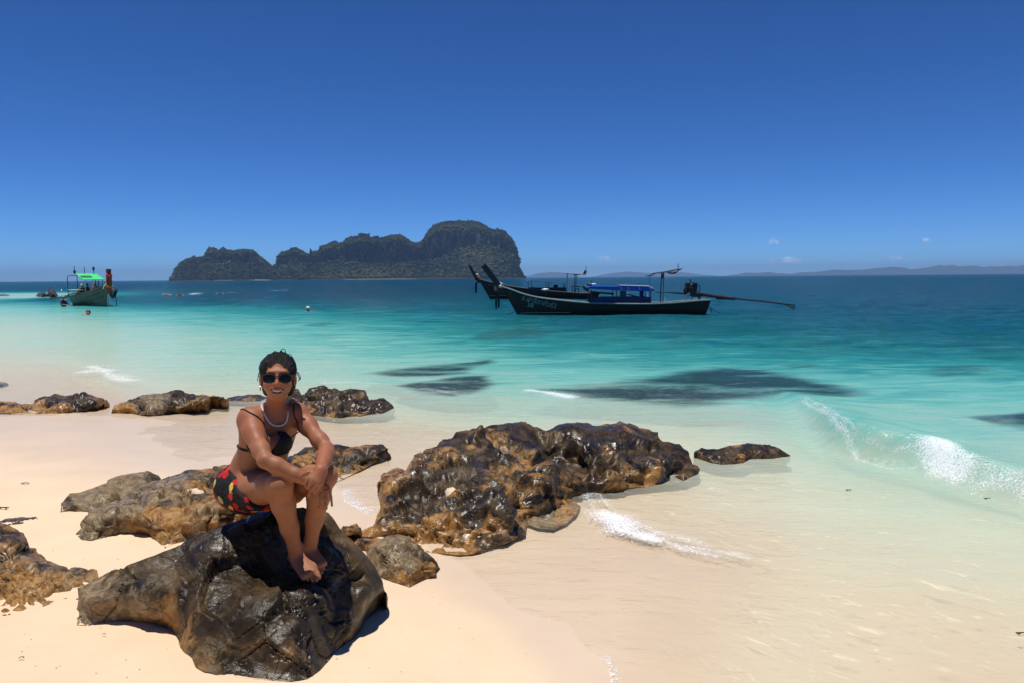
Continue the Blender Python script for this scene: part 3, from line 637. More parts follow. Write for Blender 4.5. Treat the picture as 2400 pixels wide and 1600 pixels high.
    nc = int(np.clip(np.prod((hi3 - lo3) / cl), 12, 420)); C = rg.uniform(lo3, hi3, (nc, 3)); C = V[rg.integers(0, nv0, min(nc, max(14, int(size ** 2 / cl ** 2 * 0.9))))] + rg.normal(0, cl * 0.3, (min(nc, max(14, int(size ** 2 / cl ** 2 * 0.9))), 3))
    C = C[:420]; tilt = rg.normal(0, 1, (len(C), 3)); tilt /= np.linalg.norm(tilt, axis=1)[:, None]; offs = rg.uniform(-1, 1, len(C)); crn = rg.random(len(C))
    W_ = VV + cl * 0.35 * np.stack([fbm(VV / cl * 0.9, 3, seed + s) for s in (1, 2, 3)], -1)
    W_ = W_ * np.array([1, 1, squash]); C_ = C * np.array([1, 1, squash])
    h = np.empty(len(VV)); ck = np.empty(len(VV)); pw = np.empty(len(VV)); ce = np.empty(len(VV))
    for s in range(0, len(VV), 8000):
        q = W_[s:s + 8000]; dd = np.sqrt(((q[:, None] - C_[None]) ** 2).sum(-1)); i1 = dd.argmin(1); rr = np.arange(len(q)); d1 = dd[rr, i1]; dd[rr, i1] = 1e9; i2 = dd.argmin(1); d2 = dd[rr, i2]
        df = d2 - d1; bl = sstep(0, cl * 0.10, df) * 0.5 + 0.5
        pl = lambda i: offs[i] * 0.5 + ((q - C_[i]) * tilt[i]).sum(1) / cl
        h[s:s + 8000] = pl(i1) * bl + pl(i2) * (1 - bl); ck[s:s + 8000] = 1 - sstep(0, 1, df / crackw); pw[s:s + 8000] = np.clip(df / (cl * .55), 0, 1) ** .5; ce[s:s + 8000] = crn[i1]
    ckn = sstep(-0.05, 0.25, fbm(VV * 2.2, 2, seed + 9)); ck = ck * ckn
    disp = 1.7 * facet * h - facet * 0.7 * ck + 0.55 * rough * fbm(VV * 6.0, 4, seed + 4) + rough * 0.35 * fbm(VV * 17, 3, seed + 5) - rough * 0.8 * np.abs(fbm(VV * 3.2, 3, seed + 6))
    if pillow: disp = disp + pillow * (pw - .7)
    if big: disp = disp + big * (2.2 * np.abs(fbm(VV * np.array([1.5, 1.5, 2.2]), 4, seed + 60, 0.55)) - .55) + big * 0.5 * (1.8 * np.abs(fbm(VV * np.array([4.0, 4.0, 6.5]), 3, seed + 61)) - .4)
    C2 = V[rg.integers(0, nv0, 400)] + rg.normal(0, cl * 0.12, (400, 3)); t2 = rg.normal(0, 1, (400, 3)); W2 = VV + cl * 0.12 * np.stack([fbm(VV / cl * 2.2, 2, seed + s) for s in (11, 12, 13)], -1); o2 = rg.uniform(-.5, .5, 400); c2 = float(np.median(np.sqrt(((C2[:60, None] - C2[None]) ** 2).sum(-1) + np.eye(60, 400)).min(1)))
    for s in range(0, len(VV), 8000):
        q = W2[s:s + 8000]; i1 = ((q[:, None] - C2[None]) ** 2).sum(-1).argmin(1); disp[s:s + 8000] += chip * facet * (o2[i1] + np.clip(((q - C2[i1]) * t2[i1]).sum(1) / max(c2, .02), -1.5, 1.5) * .45)
    if strata:
        ph = VV @ np.array([0.30, 0.22, 0.92]) + 0.06 * fbm(VV * 1.6, 3, seed + 8); s_ = (ph * sfreq) % 1; disp = disp + strata * (np.where(s_ < .82, s_ / .82, (1 - s_) / .18) - 0.5) * sstep(-.35, .1, fbm(VV * 1.3, 2, seed + 19))
    fade = np.ones(len(VV)); 
    db = poly_dist(vv, poly[::2] if nb > 300 else poly); fade[:nv0] = sstep(-2, 30, db) * 0.7 + 0.3; fade[nv0:] = 0.4; fade[:nb] *= 1 - 0.75 * gw; fade[nv0:] *= np.tile(1 - 0.75 * gw, 4)
    VV = VV + N * (disp * fade)[:, None]
    oA = np.zeros(len(VV)); pA = np.zeros(len(VV)); oA[:nv0] = idw(oc, vv) + ob; pA[:nv0] = idw(pa, vv) + pb
    for r_ in range(4): oA[nv0 + r_ * nb:nv0 + (r_ + 1) * nb] = oA[:nb]; pA[nv0 + r_ * nb:nv0 + (r_ + 1) * nb] = pA[:nb]
    c = np.array([VV[:, 0].mean(), VV[:, 1].mean(), float(bz.min())])
    me.vertices.foreach_set('co', (VV - c).astype(np.float32).ravel())
    for k, a in (('ochre', oA), ('pale', pA), ('crack', ck), ('cell', ce)):
        at = me.attributes.new(k, 'FLOAT', 'POINT'); at.data.foreach_set('value', a.astype(np.float32))
    me.polygons.foreach_set('use_smooth', np.ones(len(me.polygons), bool)); me.materials.append(m_rock); me.name = 'rock'; me.update()
    o = obj('rock', me, None, c); return tag(o, label, cat, group)

TA = lambda x, y: (100 + x / 2.735, 1150 + y / 2.735)      # enlarged views used for tracing -> photo pixels
TB = lambda x, y: (760 + x / 2.502, 950 + y / 2.502)
TC = lambda x, y: (x / 2.45, 850 + y / 2.45)
TD = lambda x, y: (x / 3.7325, 1180 + y / 3.7325)
TE = lambda x, y: (1200 + x / 1.96, 780 + y / 1.96)
g = 'g'
seat_rock = rock('big dark wet rock the woman sits on, with a grey tan flank', [
 (215,862,g),(203,750,3.33),(214,615,3.35),(300,572,3.40),(420,512,3.43),(560,452,3.47),(700,402,3.5),(840,347,3.53),(960,292,3.56),(1080,240,3.58),(1200,197,3.62),(1330,150,3.66),(1480,125,3.66),(1620,112,3.64),(1740,104,3.62),(1830,140,3.62),(1882,212,3.62),(1935,285,3.62),(1992,338,3.60),(2062,402,3.60),(2130,480,3.60),(2180,560,3.60),(2200,650,3.60),(2195,712,g),(2150,765,g),(2065,832,g),(2040,885,g),(1985,955,g),(1910,1000,g),(1868,1055,g),(1780,1150,g),(1700,1205,g),(1600,1225,g),(1450,1215,g),(1300,1200,g),(1150,1185,g),(1040,1165,g),(985,1130,g),(955,1070,g),(915,1040,g),(885,1000,g),(868,955,g),(820,890,g),(740,850,g),(620,832,g),(480,830,g),(380,845,g),(290,862,g)],
 [(250,720,3.27),(300,650,3.30),(450,640,3.29),(600,560,3.32),(700,650,3.24),(800,520,3.36),(760,470,3.42),(860,700,3.20),(930,800,3.12),(1000,1000,3.02),(1100,420,3.36),(1000,560,3.26),(1150,600,3.24),(1080,800,3.08),(1200,330,3.47),(1240,215,3.585),(1400,330,3.50),(1350,215,3.56),(1450,450,3.43),(1560,215,3.54),(1620,380,3.44),(1560,500,3.385),(1400,545,3.33),(1300,580,3.26),(1450,620,3.255),(1560,590,3.30),(1350,700,3.13),(1500,720,3.12),(1640,585,3.30),(1720,560,3.32),(1780,500,3.37),(1790,420,3.42),(1650,700,3.15),(1300,900,3.0),(1500,900,2.99),(1650,900,3.02),(1750,800,3.12),(1600,1100,2.92),(1400,1100,2.92),(1760,1000,3.06),(1200,1100,2.94),(1860,640,3.36),(1850,800,3.26),(1900,760,3.30),(1960,560,3.46),(2080,560,3.47),(2100,680,3.45),(1850,300,3.55),(1980,420,3.52),(1880,960,3.17),(2000,850,3.31)],
 ochre=[(230,700,.35),(300,780,.15),(600,700,.2),(830,800,.55),(860,900,.6),(700,480,.0),(1000,600,.05),(1200,450,-.1),(1400,350,-.3),(1450,620,.15),(1300,850,.22),(1500,900,.42),(1650,1000,.62),(1450,1050,.5),(1200,1080,.15),(1100,950,.1),(1700,700,.15),(1950,400,-.2),(2050,650,-.1),(1900,950,.4),(1250,300,.0),(1600,300,-.3)],
 pale=[(300,650,.8),(400,760,1.0),(600,720,.95),(500,600,.55),(700,600,.5),(250,800,.8),(750,760,.6),(850,400,.15),(1000,450,.12),(850,750,.2),(1000,900,.0),(1400,350,-.4),(1450,620,-.1),(1500,1000,.02),(1100,1120,.1),(1650,800,-.1),(2000,500,-.3),(1850,850,.1),(900,600,.12)],
 chip=0.12, strata=0.006, sfreq=6, step=3.6, back=0.36, facet=0.038, rough=0.012, cellsize=0.32, ob=-0.08, seed=3, crackw=0.004, tf=TA)
rock('long cracked tan outcrop half buried in sand behind the woman', [
 (432,982,g),(448,948,4.66),(480,900,4.72),(520,860,4.8),(600,812,4.95),(700,782,5.1),(800,727,5.3),(900,672,5.5),(1000,642,5.68),(1100,607,5.85),(1250,595,5.9),(1330,585,5.95),(1480,600,5.9),(1560,660,5.6),(1580,760,5.2),(1500,860,4.9),(1420,930,g),(1330,950,g),(1200,990,g),(1080,1020,g),(1000,1040,g),(945,1062,g),(905,1025,g),(860,988,g),(800,980,g),(700,980,g),(600,1002,g),(520,1020,g),(470,1016,g)],
 [(540,930,4.57),(620,860,4.72),(740,880,4.66),(820,930,4.6),(820,800,4.95),(900,760,5.05),(880,960,4.56),(960,960,4.5),(980,850,4.75),(1000,720,5.25),(1100,700,5.35),(1150,760,5.15),(1200,840,4.8),(1060,930,4.56),(1250,700,5.4),(1300,800,4.95),(1400,700,5.4)],
 ochre=[(500,950,.25),(700,900,.4),(850,850,.55),(960,980,.75),(1000,850,.4),(1100,950,.7),(900,720,.1),(1100,640,.05),(1200,750,.3),(1300,880,.4)], pale=[(550,940,.75),(720,860,.6),(850,900,.4),(960,800,.5),(1050,720,.5),(1150,800,.45),(1100,640,.25),(1250,620,.25),(960,1000,.25)],
 step=4.0, back=0.5, chip=0.2, pillow=0.02, facet=0.042, rough=0.014, big=0.02, cellsize=0.21, ob=0.25, pb=0.15, seed=7, crackw=0.018, strata=0.022, sfreq=10, tf=TC)
rock('pale grey cracked boulder lying behind the long tan outcrop', [
 (345,858,g),(350,800,5.2),(400,746,5.35),(470,736,5.42),(540,712,5.5),(620,672,5.65),(720,642,5.8),(840,620,5.9),(900,640,5.95),(922,662,5.9),(905,692,5.75),(800,745,5.35),(720,795,g),(600,850,g),(530,856,g),(450,852,g),(400,852,g)],
 [(420,800,5.16),(520,780,5.25),(640,740,5.4),(780,690,5.6),(440,760,5.32)],
 ochre=[(380,800,.3),(600,760,.25),(850,650,.2),(500,840,.5)], pale=[(380,820,.35),(520,760,.95),(700,720,.9),(800,660,.7),(880,640,.35)], step=3.6, back=0.4, chip=0.15, facet=0.032, rough=0.010, cellsize=0.22, pb=0.15, seed=12, crackw=0.012, tf=TC)
rock('dark ridged rock seen past the woman\'s knees, lapped by the swash', [
 (1560,640,g),(1580,565,7.1),(1640,540,7.25),(1750,492,7.5),(1870,472,7.6),(2000,480,7.55),(2110,460,7.6),(2200,464,7.55),(2228,490,7.45),(2245,540,g),(2150,582,g),(2040,632,g),(1920,692,g),(1800,715,g),(1650,720,g)],
 [(1750,560,6.95),(1700,620,6.7),(1880,540,7.1),(1850,620,6.75),(2000,540,7.15),(2100,520,7.25),(2000,600,6.95),(2180,500,7.4)],
 ochre=[(1700,600,.35),(1950,620,.35),(1850,500,.12),(2150,500,.1),(1800,680,.5)], pale=[(1750,510,.25),(2050,520,.25),(2000,600,.1),(1700,650,.05)], step=3.4, back=0.5, facet=0.045, rough=0.03, cellsize=0.26, big=0.05, ob=.1, seed=15, crackw=0.018, strata=0.03, sfreq=9, tf=TC)
rock('brown cracked tide-line rock cut by the picture edge beside the slab rock', [
 (-90,292,g),(-90,222,10.6),(0,213,10.7),(60,214,10.7),(110,222,10.6),(180,215,10.6),(212,186,10.8),(310,163,11.0),(360,171,11.0),(470,165,11.0),(540,186,10.9),(600,207,10.8),(628,236,g),(560,262,g),(480,281,g),(300,291,g),(150,291,g),(60,293,g)],
 [(40,255,10.25),(130,250,10.25),(250,230,10.35),(330,210,10.55),(450,215,10.55),(540,225,10.5),(250,190,10.75),(400,250,10.25)],
 ochre=[(50,250,.5),(200,240,.6),(350,250,.45),(420,190,.2),(550,230,.5),(280,180,.25)], pale=[(50,230,.3),(250,180,.35),(350,200,.3),(130,270,.45),(500,200,.25)], step=2.8, back=0.7, facet=0.075, rough=0.05, cellsize=0.42, big=0.06, ob=.1, seed=21, crackw=0.025, strata=0.05, sfreq=5, tf=TC)
rock('brown slab rock with a pale broken corner, between the tide-line rock and the woman', [
 (638,287,g),(645,265,10.35),(690,226,10.6),(760,206,10.75),(850,176,10.95),(940,172,11.0),(1010,151,11.15),(1090,155,11.15),(1180,181,11.0),(1260,196,10.95),(1300,207,10.9),(1305,222,g),(1240,245,g),(1250,264,g),(1180,279,g),(1000,287,g),(900,302,g),(820,302,g),(740,287,g)],
 [(720,250,10.35),(850,215,10.6),(870,260,10.2),(960,240,10.35),(1000,200,10.75),(1100,200,10.75),(1100,250,10.35),(1180,230,10.55),(840,285,10.05)],
 ochre=[(700,260,.55),(800,270,.25),(950,200,.1),(1100,240,.4),(1200,220,.3),(1400,190,.3),(1020,170,.1)], pale=[(860,260,.9),(830,290,.8),(1010,255,.55),(750,230,.1),(1050,190,.1),(1200,250,.05),(1400,190,.1)], step=2.8, back=0.28, facet=0.075, rough=0.045, cellsize=0.45, big=0.06, ob=.1, seed=24, crackw=0.025, strata=0.05, sfreq=5, tf=TC)
rock('shiny black wet rocks with a rusty foot, behind the woman in the surf', [
 (1600,262,g),(1625,215,10.8),(1662,180,11.0),(1690,140,11.2),(1715,150,11.2),(1738,182,11.05),(1760,172,11.1),(1772,147,11.25),(1830,138,11.35),(1880,134,11.4),(1960,150,11.35),(2040,136,11.45),(2092,145,11.4),(2116,171,11.3),(2126,202,11.15),(2190,200,11.2),(2242,231,11.0),(2264,256,g),(2200,287,g),(2100,302,g),(1990,316,g),(1900,315,g),(1800,302,g),(1720,282,g),(1650,275,g)],
 [(1700,230,10.7),(1850,190,11.0),(1900,250,10.55),(1800,250,10.6),(2000,200,10.95),(2050,170,11.2),(2050,260,10.5),(2150,240,10.75),(1950,290,10.2)],
 ochre=[(1720,200,-.3),(1850,160,-.4),(2050,170,-.4),(1950,230,-.2),(1900,290,.75),(1780,280,.55),(2050,290,.5),(2180,240,-.1)], pale=[(1900,260,.25),(1860,250,.35),(2000,180,-.4),(1700,200,-.4),(2100,220,-.3)], step=2.7, back=0.7, facet=0.07, rough=0.05, cellsize=0.36, big=0.08, seed=27, crackw=0.02, strata=0.012, tf=TC)
rock('largest wet boulder, brown and black, in the middle of the beach beside the swash', [
 (235,800,g),(165,785,4.98),(150,768,5.0),(205,745,5.0),(285,708,5.02),(303,640,5.12),(345,540,5.35),(365,470,5.6),(440,392,5.85),(495,320,6.1),(560,266,6.3),(620,236,6.5),(720,190,6.8),(820,140,7.05),(920,120,7.2),(1010,108,7.3),(1160,115,7.4),(1250,116,7.5),(1300,131,7.5),(1400,110,7.65),(1540,90,7.85),(1610,100,7.85),(1690,95,7.9),(1745,88,7.95),(1800,110,7.9),(1850,130,7.85),(1960,150,7.8),(1990,200,7.6),(2080,218,7.6),(2130,250,7.5),(2160,310,7.35),(2200,370,g),(2192,402,g),(2110,442,g),(1950,467,g),(1780,492,g),(1640,502,g),(1540,522,g),(1460,540,g),(1400,590,g),(1290,640,g),(1200,660,g),(1190,705,g),(1180,762,g),(1080,802,g),(960,842,g),(880,872,g),(790,882,g),(700,872,g),(620,862,g),(520,850,g),(400,862,g),(300,850,g)],
 [(260,740,4.95),(350,720,4.92),(450,700,4.92),(330,800,4.88),(480,800,4.84),(600,680,4.9),(700,780,4.82),(800,690,4.88),(950,680,4.93),(900,780,4.84),(1080,640,5.02),(1120,720,4.98),(1050,560,5.18),(900,590,5.12),(720,600,5.1),(500,600,5.12),(440,540,5.3),(600,530,5.32),(740,510,5.42),(700,560,5.28),(880,500,5.35),(880,420,5.6),(1000,430,5.55),(1060,500,5.35),(560,420,5.65),(700,360,5.95),(850,320,6.1),(650,300,6.2),(800,240,6.5),(950,200,6.75),(1100,180,6.95),(1000,300,6.2),(1150,300,6.25),(1080,390,5.85),(1250,250,6.65),(1250,190,7.05),(1350,200,7.0),(1320,280,6.75),(1420,330,6.72),(1440,380,6.5),(1280,380,6.05),(1180,440,5.75),(1300,450,5.8),(1430,440,5.95),(1420,500,5.85),(1500,400,6.3),(1520,300,6.6),(1560,200,7.05),(1680,150,7.4),(1640,300,6.65),(1700,380,6.45),(1600,440,6.2),(1800,250,6.95),(1760,180,7.2),(1900,300,6.85),(1850,400,6.5),(1980,380,6.7),(2060,300,7.1),(2080,380,6.9),(1700,440,6.25)],
 ochre=[(180,770,.9),(250,740,.8),(350,800,.7),(450,680,.35),(600,800,.75),(760,820,.8),(700,680,.4),(950,750,.4),(1100,720,.2),(900,620,.15),(500,600,.0),(400,450,.2),(700,500,-.1),(850,480,-.2),(700,300,.12),(900,200,.15),(1050,250,.15),(1150,330,.25),(1200,420,.45),(1150,480,.35),(1350,430,.1),(1300,180,-.2),(1500,150,-.3),(1600,300,.0),(1700,400,.1),(1950,420,.4),(1750,450,.3),(1900,250,-.2),(2100,330,-.1),(1100,140,-.1)],
 pale=[(700,250,.2),(880,220,.22),(1000,220,.15),(1100,740,.2),(1150,120,-.3),(450,620,-.1),(700,800,-.1),(1300,300,-.2),(1700,200,-.4),(1900,350,-.2),(900,650,.0)],
 chip=0.35, big=0.10, strata=0.035, sfreq=6.5, ob=0.22, step=4.0, back=0.6, facet=0.055, rough=0.030, cellsize=0.36, seed=31, crackw=0.011, tf=TB)
rock('ochre cracked block at the water\'s edge against the largest boulder', [
 (1110,560,5.72),(1200,520,5.85),(1300,524,5.9),(1400,530,5.95),(1462,560,5.95),(1500,590,g),(1478,640,g),(1420,692,g),(1340,728,g),(1250,716,g),(1190,696,g),(1140,640,5.5)],
 [(1200,600,5.55),(1300,570,5.7),(1300,640,5.55),(1400,600,5.72),(1240,660,5.48)], ochre=[(1200,560,1.0),(1350,560,1.0),(1300,680,.5),(1450,580,.8)], pale=[(1250,560,.5),(1320,650,.7),(1400,680,.5),(1440,580,.1)], step=3.2, back=0.3, chip=0.1, pillow=0.02, facet=0.02, rough=0.008, cellsize=0.15, seed=35, crackw=0.022, tf=TB)
rock('ochre knob on the sand at the landward flank of the largest boulder', [
 (315,500,g),(314,450,6.0),(345,392,6.15),(430,360,6.3),(480,375,6.3),(470,430,6.1),(420,480,g),(360,505,g)], [(370,430,5.95),(420,410,6.0)], ochre=[(380,430,.9)], pale=[(380,430,.2)], step=3.2, back=0.3, facet=0.03, rough=0.02, cellsize=0.16, seed=37, crackw=0.016, tf=TB)
rock('smooth olive and brown boulder on the sand between the seat rock and the largest boulder', [
 (240,850,g),(285,820,4.42),(360,770,4.5),(430,751,4.55),(490,765,4.55),(520,800,4.5),(590,842,4.42),(650,900,4.33),(682,960,g),(640,1003,g),(500,1066,g),(420,1040,g),(330,1010,g),(265,935,g)],
 [(320,860,4.3),(430,830,4.33),(500,810,4.42),(400,900,4.2),(480,930,4.15),(540,900,4.22),(580,960,4.13),(500,1000,4.07),(600,900,4.28)],
 ochre=[(300,880,.25),(450,850,.3),(540,960,.5),(620,970,.6),(500,1040,.7)], pale=[(320,860,.75),(430,800,.75),(500,880,.8),(560,870,.6),(600,960,.25),(480,1020,.35)], step=3.4, back=0.25, chip=0.15, facet=0.04, rough=0.007, cellsize=0.2, seed=41, crackw=0.009, tf=TB)
rock('small tan lump beside the thin lip of the largest boulder', [
 (70,745,g),(110,702,4.75),(190,687,4.82),(216,712,4.82),(205,745,4.75),(215,790,g),(140,785,g),(90,770,g)], [(140,730,4.68)], ochre=[(140,730,.7)], pale=[(140,730,.55)], step=3.2, back=0.2, facet=0.02, rough=0.012, cellsize=0.14, seed=43, crackw=0.008, tf=TB)
rock('dark brown rock in the swash behind the small olive boulder', [
 (110,790,g),(130,768,4.75),(200,752,4.85),(300,770,4.85),(420,790,4.8),(440,840,g),(330,860,g),(230,850,g),(170,830,g)], [(220,790,4.66),(320,810,4.64)], ochre=[(200,790,.5),(350,820,.75)], pale=[(250,800,.0)], step=3.2, back=0.25, facet=0.025, rough=0.018, cellsize=0.16, seed=44, crackw=0.01, tf=TB)
rock('low wet rock awash in the water beyond the seaward end of the largest boulder', [
 (842,572,g),(838,545,7.6),(880,526,7.7),(950,531,7.68),(1060,511,7.85),(1180,508,7.9),(1230,531,7.8),(1278,562,g),(1200,577,g),(1095,580,g),(1060,602,g),(960,606,g),(900,592,g)],
 [(900,560,7.52),(1000,560,7.52),(1060,550,7.6),(1150,540,7.72)], ochre=[(950,570,.1),(1050,590,.3),(1150,530,.15)], pale=[(950,560,.05),(1180,530,.1)], step=2.8, back=0.35, facet=0.03, rough=0.03, cellsize=0.22, seed=47, crackw=0.015, tf=TE)
rock('ochre rock of many rounded blocks cut by the picture edge', [
 (-110,1000,g),(-110,170,4.25),(0,160,4.3),(60,170,4.3),(130,202,4.28),(200,257,4.22),(240,312,4.15),(280,382,4.05),(360,425,4.0),(430,492,3.92),(520,522,3.9),(640,552,3.88),(760,568,3.86),(850,580,3.84),(860,640,3.72),(820,760,g),(700,840,g),(580,835,g),(520,850,g),(440,873,g),(340,918,g),(250,938,g),(100,962,g),(0,984,g)],
 [(30,350,3.9),(30,550,3.7),(120,300,4.0),(150,450,3.82),(250,480,3.84),(220,650,3.6),(100,700,3.54),(50,850,3.48),(200,850,3.48),(330,760,3.55),(450,640,3.68),(400,820,3.52),(550,700,3.66),(620,620,3.76),(700,700,3.7),(600,780,3.6)],
 ochre=[(60,250,.0),(150,350,.05),(60,600,.55),(250,650,.75),(150,850,.8),(350,800,.8),(500,700,.7),(650,600,.45),(400,520,.35),(700,720,.55)], pale=[(60,300,.25),(120,420,.35),(30,560,.4),(300,520,.4),(600,650,.5),(300,700,.4),(500,600,.45),(150,780,.3)],
 step=4.4, back=0.4, chip=0.08, pillow=0.05, facet=0.022, rough=0.008, cellsize=0.14, ob=0.25, pb=0.05, seed=51, crackw=0.016, tf=TD)
TG = lambda x, y: (x / 5.88, 560 + y / 5.88)
rock('larger of two brown boulders standing far out near the green-roofed boat', [(645,800,g),(660,710,92),(690,685,92),(740,690,92),(770,735,91),(810,795,g),(760,803,g),(700,803,g)], [(710,750,88),(760,770,88)], ochre=[(720,740,.3)], pale=[(720,740,.1)], step=1.2, back=2.5, facet=0.25, rough=0.2, cellsize=1.2, seed=55, crackw=0.05, tf=TG, group='far rocks by the green-roofed boat')
rock('smaller of two brown boulders far out near the green-roofed boat', [(480,797,g),(520,765,92),(565,738,92),(600,733,92),(635,755,91),(650,802,g),(570,806,g)], [(580,770,88)], ochre=[(580,770,.25)], pale=[(580,770,.1)], step=1.2, back=2.5, facet=0.2, rough=0.2, cellsize=1.2, seed=56, crackw=0.05, tf=TG, group='far rocks by the green-roofed boat')
rock('low dark strip of rock on the far sand spit, cut by the picture edge', [(-40,790,g),(-40,772,93),(60,765,94),(130,775,93),(140,784,g),(60,789,g)], [], ochre=[(0,780,.1)], step=1.2, back=2.5, facet=0.1, rough=0.15, cellsize=1.2, seed=57, tf=TG, group='far rocks by the green-roofed boat')
rock('low strip of dark rock right behind the green-roofed boat', [(820,796,g),(860,778,96),(940,776,96),(1020,780,95),(1030,794,g),(920,798,g)], [], ochre=[(900,780,.1)], step=1.2, back=2.5, facet=0.1, rough=0.15, cellsize=1.2, seed=58, tf=TG, group='far rocks by the green-roofed boat')
rock('small black stone at the picture edge in the shallow water above the tide-line rocks', [(-40,128,g),(-30,110,13.6),(0,104,13.7),(30,110,13.6),(48,118,g),(10,130,g)], [], ochre=[(0,115,-.2)], step=2.2, back=0.3, facet=0.03, rough=0.03, cellsize=0.2, seed=59, tf=TC)

rock('flat dark sliver of rock just showing through the sand above the blocky ochre rock', [(-30,915,g),(30,893,g),(100,886,g),(232,881,g),(205,905,g),(120,922,g),(20,932,g),(-30,930,g)], [], ochre=[(100,900,-.1)], pale=[(100,900,.25)], step=3.0, back=0.1, facet=0.016, rough=0.02, cellsize=0.12, seed=63, crackw=0.01, tf=TC)
# sand caught in hollows of two rocks, laid on the rock itself
from mathutils.bvhtree import BVHTree
def pocket(o, outline, tf, label, z_up=0.008):
    bm = bmesh.new(); bm.from_mesh(o.data); bmesh.ops.transform(bm, matrix=Matrix.Translation(o.location), verts=bm.verts); bv = BVHTree.FromBMesh(bm); bm.free()
    pts = [tf(*p) for p in outline]; c = np.mean(pts, 0); ring = []
    for t in np.linspace(0, len(pts), 26, endpoint=False):
        i = int(t); a = np.array(pts[i]); b_ = np.array(pts[(i + 1) % len(pts)]); ring.append(a + (b_ - a) * (t - i))
    allp = [c] + [c + (p - c) * f_ for f_ in (.5, 1.0) for p in ring]; V = []
    for k, p in enumerate(allp):
        r_ = ray(p[0], p[1]); h = bv.ray_cast(Vector(CAMP), Vector(r_).normalized())[0]
        if h is None: return
        V.append(np.array(h) + np.array([0, 0, z_up + .012 * fbm(np.array([[k * .7, 0, 0]]), 2, 5)[0] if k <= 26 else -.012]))
    V = np.array(V); V[:27, 2] = V[:27, 2].mean() * .6 + V[:27, 2] * .4 + .006; n = 26; Fc = [(0, 1 + j, 1 + (j + 1) % n) for j in range(n)] + [(1 + j, 1 + n + j, 1 + n + (j + 1) % n, 1 + (j + 1) % n) for j in range(n)]
    me = mesh('sand_pocket', V - V.mean(0), Fc, bpy.data.materials['beach_sand'], True, dict(wet=np.full(len(V), .6))); o2 = obj('sand_pocket', me, None, V.mean(0)); tag(o2, label, 'sand', 'sand caught on the rocks')
_rk = {o['label']: o for o in COL.objects if o.name.startswith('rock')}
_big = [o for l, o in _rk.items() if l.startswith('largest wet boulder')][0]; _out = [o for l, o in _rk.items() if l.startswith('long cracked tan')][0]
pocket(_big, [(700,500),(735,488),(776,480),(780,510),(745,522),(718,540)], TB, 'white patch of sand in a hollow on top of the largest boulder')
pocket(_out, [(1040,740),(1095,716),(1150,720),(1200,744),(1135,756),(1085,748)], TC, 'pale sand caught in a hollow on the long tan outcrop')

rock('low brown strip of rock awash between the slab rock and the woman', [(1285,220,g),(1310,198,11.9),(1350,189,12.0),(1430,178,12.1),(1500,184,12.0),(1560,200,g),(1500,216,g),(1400,220,g)], [(1400,205,11.75)], ochre=[(1400,195,.4)], pale=[(1400,190,.3)], step=2.6, back=0.12, facet=0.03, rough=0.03, cellsize=0.3, seed=66, tf=TC)
# ------------------------------------------------------------------ longtail boats
t = NT('boat_wood_dark'); co = t.objco(); w1 = t.noise(1.0, 6, .7, t.scaled(co, (0.8, 2, 14)), .3); w2 = t.noise(3.0, 4, .6, co); w3 = t.noise(9.0, 4, .7, t.scaled(co, (0.5, 1, 3)))
c = t.ramp(w1, [(.3, (.006, .007, .005)), (.5, (.015, .015, .010)), (.66, (.030, .027, .017)), (.8, (.075, .065, .045))]); c = t.mix(t.mr(w3, .62, .72, 0, .5), c, (.07, .05, .03))
m_wood_dark = t.out(t.bsdf(c, .5, t.bump(w1, .5, .03), Specular_IOR_Level=.35))
m_wood_prow = simple('boat_wood_prow', (0.012, 0.012, 0.010), 0.45, 0.4, 9.0, 0.3)
m_rail = simple('boat_rail', (0.20, 0.27, 0.27), 0.5, 0.3, 6.0, 0.1)
m_rail_dull = simple('boat_rail_dull', (0.11, 0.09, 0.085), 0.5, 0.3, 6.0, 0.1)
m_deck = simple('boat_deck', (0.13, 0.10, 0.075), 0.7, 0.4, 8.0, 0.3)
m_blue = simple('tarp_blue', (0.012, 0.10, 0.50), 0.45, 0.2, 6.0, 0.4)
m_navy = simple('tarp_navy', (0.012, 0.025, 0.12), 0.6, 0.3, 5.0, 0.3)
m_green = simple('tarp_green', (0.05, 0.70, 0.20), 0.5, 0.1, 3.0, 0.1)
m_greend = simple('tarp_dark_green', (0.015, 0.11, 0.045), 0.6, 0.2, 3.0, 0.2)
m_black = simple('engine_black', (0.010, 0.009, 0.008), 0.45, 0.5, 14.0, 0.3)
m_rust = simple('shaft_rust', (0.035, 0.018, 0.013), 0.55, 0.5, 20.0, 0.2)
m_white = simple('white_paint', (0.75, 0.75, 0.73), 0.4, 0.08, 10.0, 0.05)
m_pipe = simple('pipe_grey', (0.30, 0.34, 0.38), 0.4, 0.2, 10.0, 0.05)
m_pipe_dark = simple('pipe_dark', (0.03, 0.032, 0.035), 0.5, 0.3, 10.0, 0.1)
m_cream = simple('cloth_cream', (0.75, 0.66, 0.50), 0.8, 0.15, 20.0, 0.3)
m_pink = simple('cloth_pink', (0.55, 0.22, 0.17), 0.8, 0.3, 22.0, 0.3)
m_red = simple('cloth_red', (0.72, 0.045, 0.020), 0.7, 0.25, 14.0, 0.3)
m_maroon = simple('cloth_maroon', (0.085, 0.012, 0.015), 0.7, 0.3, 14.0, 0.3)
m_ribbon_dark = simple('ribbon_dark', (0.010, 0.006, 0.018), 0.7, 0.4, 14.0, 0.2)
m_ribbon_blue = simple('ribbon_blue', (0.02, 0.035, 0.22), 0.7, 0.3, 14.0, 0.2)
m_orange = simple('cloth_orange', (0.75, 0.28, 0.03), 0.7, 0.2, 14.0, 0.2)
m_yellow = simple('cloth_yellow', (0.80, 0.62, 0.22), 0.7, 0.2, 14.0, 0.2)
